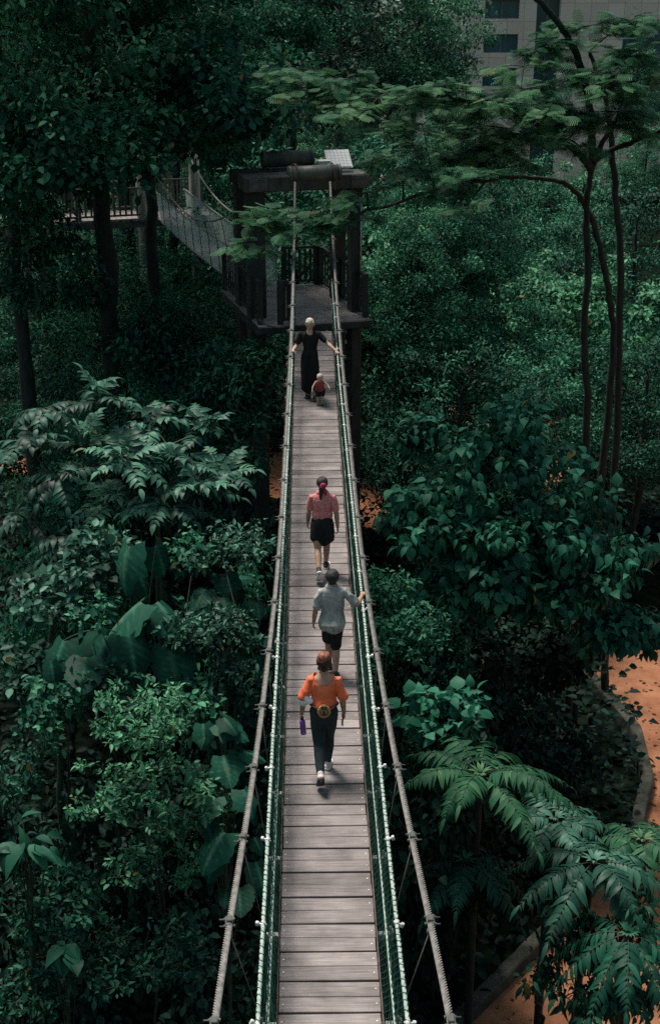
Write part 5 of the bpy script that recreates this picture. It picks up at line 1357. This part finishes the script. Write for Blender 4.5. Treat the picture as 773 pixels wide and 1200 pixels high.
big_leaf_plant('plant with broad lobed leaves right beside the lower left main cable', P(262, 1080, 16.6),
    [LV(258, 845, 17.3, .7, -.4, -.05, .60, .55), LV(238, 848, 17.3, .1, -.7, -.2, .40, .45), LV(262, 885, 17.0, .2, -.85, -.4, .68, .55), LV(285, 880, 17.0, .6, -.5, -.3, .45, .40), LV(250, 935, 16.6, -.25, -.8, -.35, .55, .48),
     LV(285, 925, 16.6, .3, -.7, -.45, .60, .32), LV(262, 975, 16.2, -.30, -.85, -.40, .80, .60), LV(235, 895, 17.2, -.5, -.7, -.4, .55, .25), LV(300, 1010, 16.2, .3, -.7, -.6, .55, .20), LV(280, 1040, 15.9, .2, -.9, -.5, .5, .12)], r_)
big_leaf_plant('plant with long green leaves at the lower left edge', P(40, 1120, 16.6),
    [LV(30 + 12 * s * a, 1000 + 14 * b, 16.6, a, b, c, s * 1.05, t) for (a, b, c, s, t) in ((.9, .2, .1, .55, .50), (.6, -.7, -.3, .6, .55), (-.1, -.9, -.4, .6, .40), (-.8, -.3, 0, .55, .5), (.2, .6, .6, .5, .62), (-.5, .5, .3, .45, .45), (.95, -.35, -.25, .5, .35), (-.3, -.8, -.6, .55, .3))], r_, mat='leaf_mid', tmpl=oval_fine(.46, .10, .35), extra=2)
big_leaf_plant('single compound leaf with broad green lobes at the bottom left', P(80, 1170, 16.2),
    [LV(76, 1108, 16.2, a, b, c, s, t) for (a, b, c, s, t) in ((.75, -.3, -.1, .42, .55), (.45, -.8, -.35, .46, .6), (-.05, -.95, -.4, .46, .52), (-.55, -.75, -.3, .42, .42), (-.35, .3, .1, .2, .55))], r_, mat='leaf_mid', tmpl=oval_fine(.66, .10, .3))

# ---- palm-like rosettes, lower right
def rosette(label, c, nf, L, npair, ll, lw, mat, r_, droop=.5, elev=(.1, .7), base_t=.5, a0=0.0, base=(0, 0), name='cycad_palm', hang=.55, span=2 * pi, trunk=.06):
    loc = np.array([c[0], c[1], 0.0]); z = c[2]
    sk = MB(); zz = np.linspace(0, 1, 14); bx_ = np.asarray(base, float) - loc[:2]
    sk.tube(np.column_stack([bx_[0] * (1 - zz ** 3), bx_[1] * (1 - zz ** 3), z * zz]), np.linspace(trunk * 1.4, trunk, 14), 8)
    top = np.array([0, 0, z]); ml = MB(); st = MB()
    for i in range(nf):
        a = a0 + span * i / nf + r_.normal(0, .12); e = r_.uniform(*elev)
        frond(ml, st, r_, top + np.array([cos(a), sin(a), 0]) * .04, np.array([cos(a) * cos(e), sin(a) * cos(e), sin(e)]), L * r_.uniform(.82, 1.12), droop * r_.uniform(.8, 1.2), npair, ll, lw, base_t + r_.normal(0, .08), hang=hang, tmpl=L_nar2)
    # young inner tuft
    for i in range(14):
        a = r_.uniform(0, 6.28); d = np.array([cos(a) * .8, sin(a) * .8, .7]); put(ml, L_nar2, (top + d * .05)[None], d[None], np.array([[0, 0, 1.]]), np.array([.2]), .8, 0, True)
    return plant_at(name, label, 'palm', loc, [sk.build('trunk', M['bark']), st.build('frond_stalks', M['stem']), ml.build('fronds', mat)])
L_nar2 = oval_fine(.26, .06, .30)
r_ = np.random.default_rng(31)
rosette('dark green palm with a rosette of drooping feathered fronds right of the bridge', P(562, 908, 20), 12, 1.75, 24, .36, .95, M['leaf_fern'], r_, droop=.62, elev=(.25, .75), base_t=.42, a0=.35, base=P(560, 930, 21)[:2])
rosette('palm with longer narrow fronds at the lower right edge', P(695, 1010, 19.2), 11, 1.5, 18, .38, 1.0, M['leaf_gloss'], r_, droop=.65, elev=(.1, .6), base_t=.40, a0=.1, hang=.5, base=P(688, 1010, 19.5)[:2])
rosette('smaller pale palm between the two big rosettes', P(650, 960, 20.5), 9, 1.1, 15, .32, 1.1, M['leaf_gloss'], r_, droop=.5, elev=(.1, .6), base_t=.62, a0=.6, hang=.4, base=P(646, 960, 20.9)[:2])
rosette('dark drooping palm at the bottom right corner', P(735, 1095, 18), 10, 1.25, 16, .36, 1.0, M['leaf_dark'], r_, droop=.7, elev=(-.1, .4), base_t=.45, a0=.2, hang=.7, base=P(728, 1095, 18.3)[:2])
rosette('bright green palm leaning over the right edge of the path', P(752, 985, 20), 8, 1.1, 15, .34, 1.0, M['leaf_fern'], r_, droop=.6, elev=(.1, .6), base_t=.40, a0=.5, base=P(748, 985, 20.4)[:2])
rosette('shaded palm with dark fronds between the bridge and the path corner', P(545, 1010, 20.5), 9, 1.3, 17, .34, 1.0, M['leaf_dark'], r_, droop=.7, elev=(.0, .5), base_t=.34, a0=.3, base=PZ(540, 1090)[:2])
rosette('low shaded palm below the feathered rosette', P(500, 880, 22), 8, 1.0, 14, .30, 1.0, M['leaf_fern'], r_, droop=.5, elev=(.0, .5), base_t=.30, a0=.9, base=P(500, 880, 22)[:2])

# ---- feathery flat-topped tree, upper right, its boughs reaching in front of the tower
def feathery(label, loc, trunks, pads, r_, mat, group=None):
    loc = np.array([loc[0], loc[1], 0.0]); sk = MB(); nodes = []; nr = []
    for pts, r0, r1 in trunks:
        pts = chaikin(np.asarray(pts) - loc, 3); rr = np.linspace(r0, r1, len(pts)) * (1 + r_.normal(0, .05, len(pts))); pts = pts + r_.normal(0, .012, pts.shape); sk.tube(pts, rr, 9); nodes.append(pts); nr.append(rr)
    nodes = np.concatenate(nodes); nr = np.concatenate(nr)
    ml = MB()
    for c, rx, ry, n, tl in pads:
        c = np.asarray(c) - loc; dist = np.linalg.norm(nodes - c, axis=1) + 1.0 * np.maximum(0, nodes[:, 2] - c[2]); j = int(np.argmin(dist)); s = nodes[j]; L = np.linalg.norm(c - s)
        pts = bez(s, s * .45 + c * .55 + np.array([0, 0, .10 * L]), c, 8); rr = np.linspace(min(nr[j] * .7, .02 + .018 * L), .010, 8); sk.tube(pts, rr, 6, cap=False)
        nodes = np.concatenate([nodes, pts[2:]]); nr = np.concatenate([nr, rr[2:]])
        # twigs fan out flat, each twig carries feathery leaves
        nt_ = max(4, int(n / 15))
        od = unit(c - s) * np.array([1, 1, .2])
        for _ in range(nt_):
            a = r_.uniform(0, 2 * pi); q = math.sqrt(r_.uniform(.15, 1)); e = c + np.array([rx * q * cos(a), ry * q * sin(a), r_.normal(.0, .10) - .14 * q * q])
            tw = bez(c - od * .1, (c + e) / 2 + [0, 0, .06], e, 5); sk.tube(tw, np.linspace(.009, .004, 5), 4, cap=False)
            k = 13; t_ = r_.uniform(.25, 1.02, k); pp = c + (e - c) * t_[:, None] + r_.normal(0, .05, (k, 3))
            d = unit((e - c) * .8 / (np.linalg.norm(e - c) + .1) + r_.normal(0, .75, (k, 3)) * np.array([1, 1, .12])); d[:, 2] -= .10
            put(ml, FEA, pp, d, np.array([0, 0, 1]) + r_.normal(0, .34, (k, 3)), r_.uniform(.22, .42, k), np.clip(tl + .10 + r_.normal(0, .14, k) + r_.normal(0, .06), 0, 1), 0, False)
    return plant_at('feathery_tree', label, 'tree', loc, [sk.build('trunk', M['bark']), ml.build('crown', mat)], group=group)
r_ = np.random.default_rng(41)
TY = 32.0
root = P(700, 600, TY)
A = lambda px, py, y=TY: P(px, py, y)
gz = lambda p: np.array([p[0], p[1], 0.0])
trunks = [([gz(A(690, 480)), A(692, 480), A(681, 400), A(690, 320), A(684, 240), A(694, 190), A(715, 150), A(735, 120), A(775, 80)], .11, .04),
          ([gz(A(697, 500, 32.6)), A(722, 420, 32.6), A(712, 330, 32.5), A(694, 255, 32.2), A(672, 218, 31.8), A(630, 206, 31.4), A(540, 213, 30.4), A(440, 245, 29.4), A(380, 262, 28.8)], .10, .02),
          ([A(692, 197, 32.0), A(680, 182, 31.6), A(640, 150, 31), A(590, 130, 30), A(520, 112, 29.4)], .10, .03),
          ([A(694, 190, 32), A(692, 120, 32), A(672, 50, 31), A(632, 0, 30.5), A(580, -40, 30)], .11, .04),
          ([A(697, 186, 32), A(740, 165, 31), A(790, 150, 30)], .08, .03),
          ([gz(A(735, 480, 34)), A(730, 330, 34), A(718, 200, 34), A(712, 120, 33.6), A(690, 60, 33)], .115, .04)]
pads = []
def pad(px, py, Y, rx, ry, n, t=.5): pads.append((P(px, py, Y), rx, ry, n, t))
for a in [(455, 110, 29.5, 1.5, .9, 170, .55), (520, 100, 29.2, 1.4, .9, 150, .48), (400, 92, 30.0, 1.2, .8, 110, .42), (330, 80, 30.5, 1.1, .7, 90, .42), (565, 118, 29.5, 1.4, .9, 150, .50), (610, 105, 30, 1.3, .9, 140, .45),
          (640, 128, 30.5, 1.2, .9, 140, .5), (560, 148, 29.5, 1.3, .8, 150, .58), (620, 158, 29.7, 1.4, .8, 150, .60), (670, 140, 30.6, 1.1, .8, 120, .5), (730, 130, 31, 1.2, .9, 140, .5), (745, 95, 30.5, 1.1, .8, 110, .45),
          (700, 85, 31, 1.0, .8, 110, .42), (690, 30, 31, 1.3, .8, 140, .42), (745, 25, 31, 1.2, .9, 130, .38), (640, 48, 30.5, .7, .5, 45, .38), (730, 60, 31.5, 1.0, .8, 100, .4),
          (500, 175, 30, 1.0, .7, 100, .38), (470, 195, 29.5, 1.1, .7, 100, .35), (545, 180, 30, 1.0, .7, 100, .36), (600, 185, 30.5, .9, .6, 70, .38), (430, 225, 29.2, 1.0, .7, 100, .42), (388, 250, 29.0, .6, .3, 40, .5),
          (335, 248, 29.2, .6, .3, 45, .5), (306, 252, 29.4, .45, .3, 40, .55), (350, 268, 28.8, .6, .3, 50, .42), (290, 285, 29.2, .5, .4, 45, .5), (310, 262, 29.0, .6, .4, 55, .52), (415, 258, 29.0, .6, .4, 50, .38), (372, 250, 29.4, .5, .3, 30, .40)]: pad(*a)
extra = []
for c, rx, ry, n, tl in pads:
    if P(420, 200, c[1])[0] > c[0]: continue
    for _ in range(2):
        cc = c + r_.normal(0, 1, 3) * np.array([.85 * rx, .9, .55]); qx, qy = project(cc)
        if qx < 455 and qy > 135: continue
        extra.append((cc, rx * .7, ry * .8, n * .6, tl + r_.normal(0, .05)))
pads += extra
feathery('tall forked tree with flat layered feathery boughs at the upper right', root, trunks, pads, r_, M['leaf_fern'])
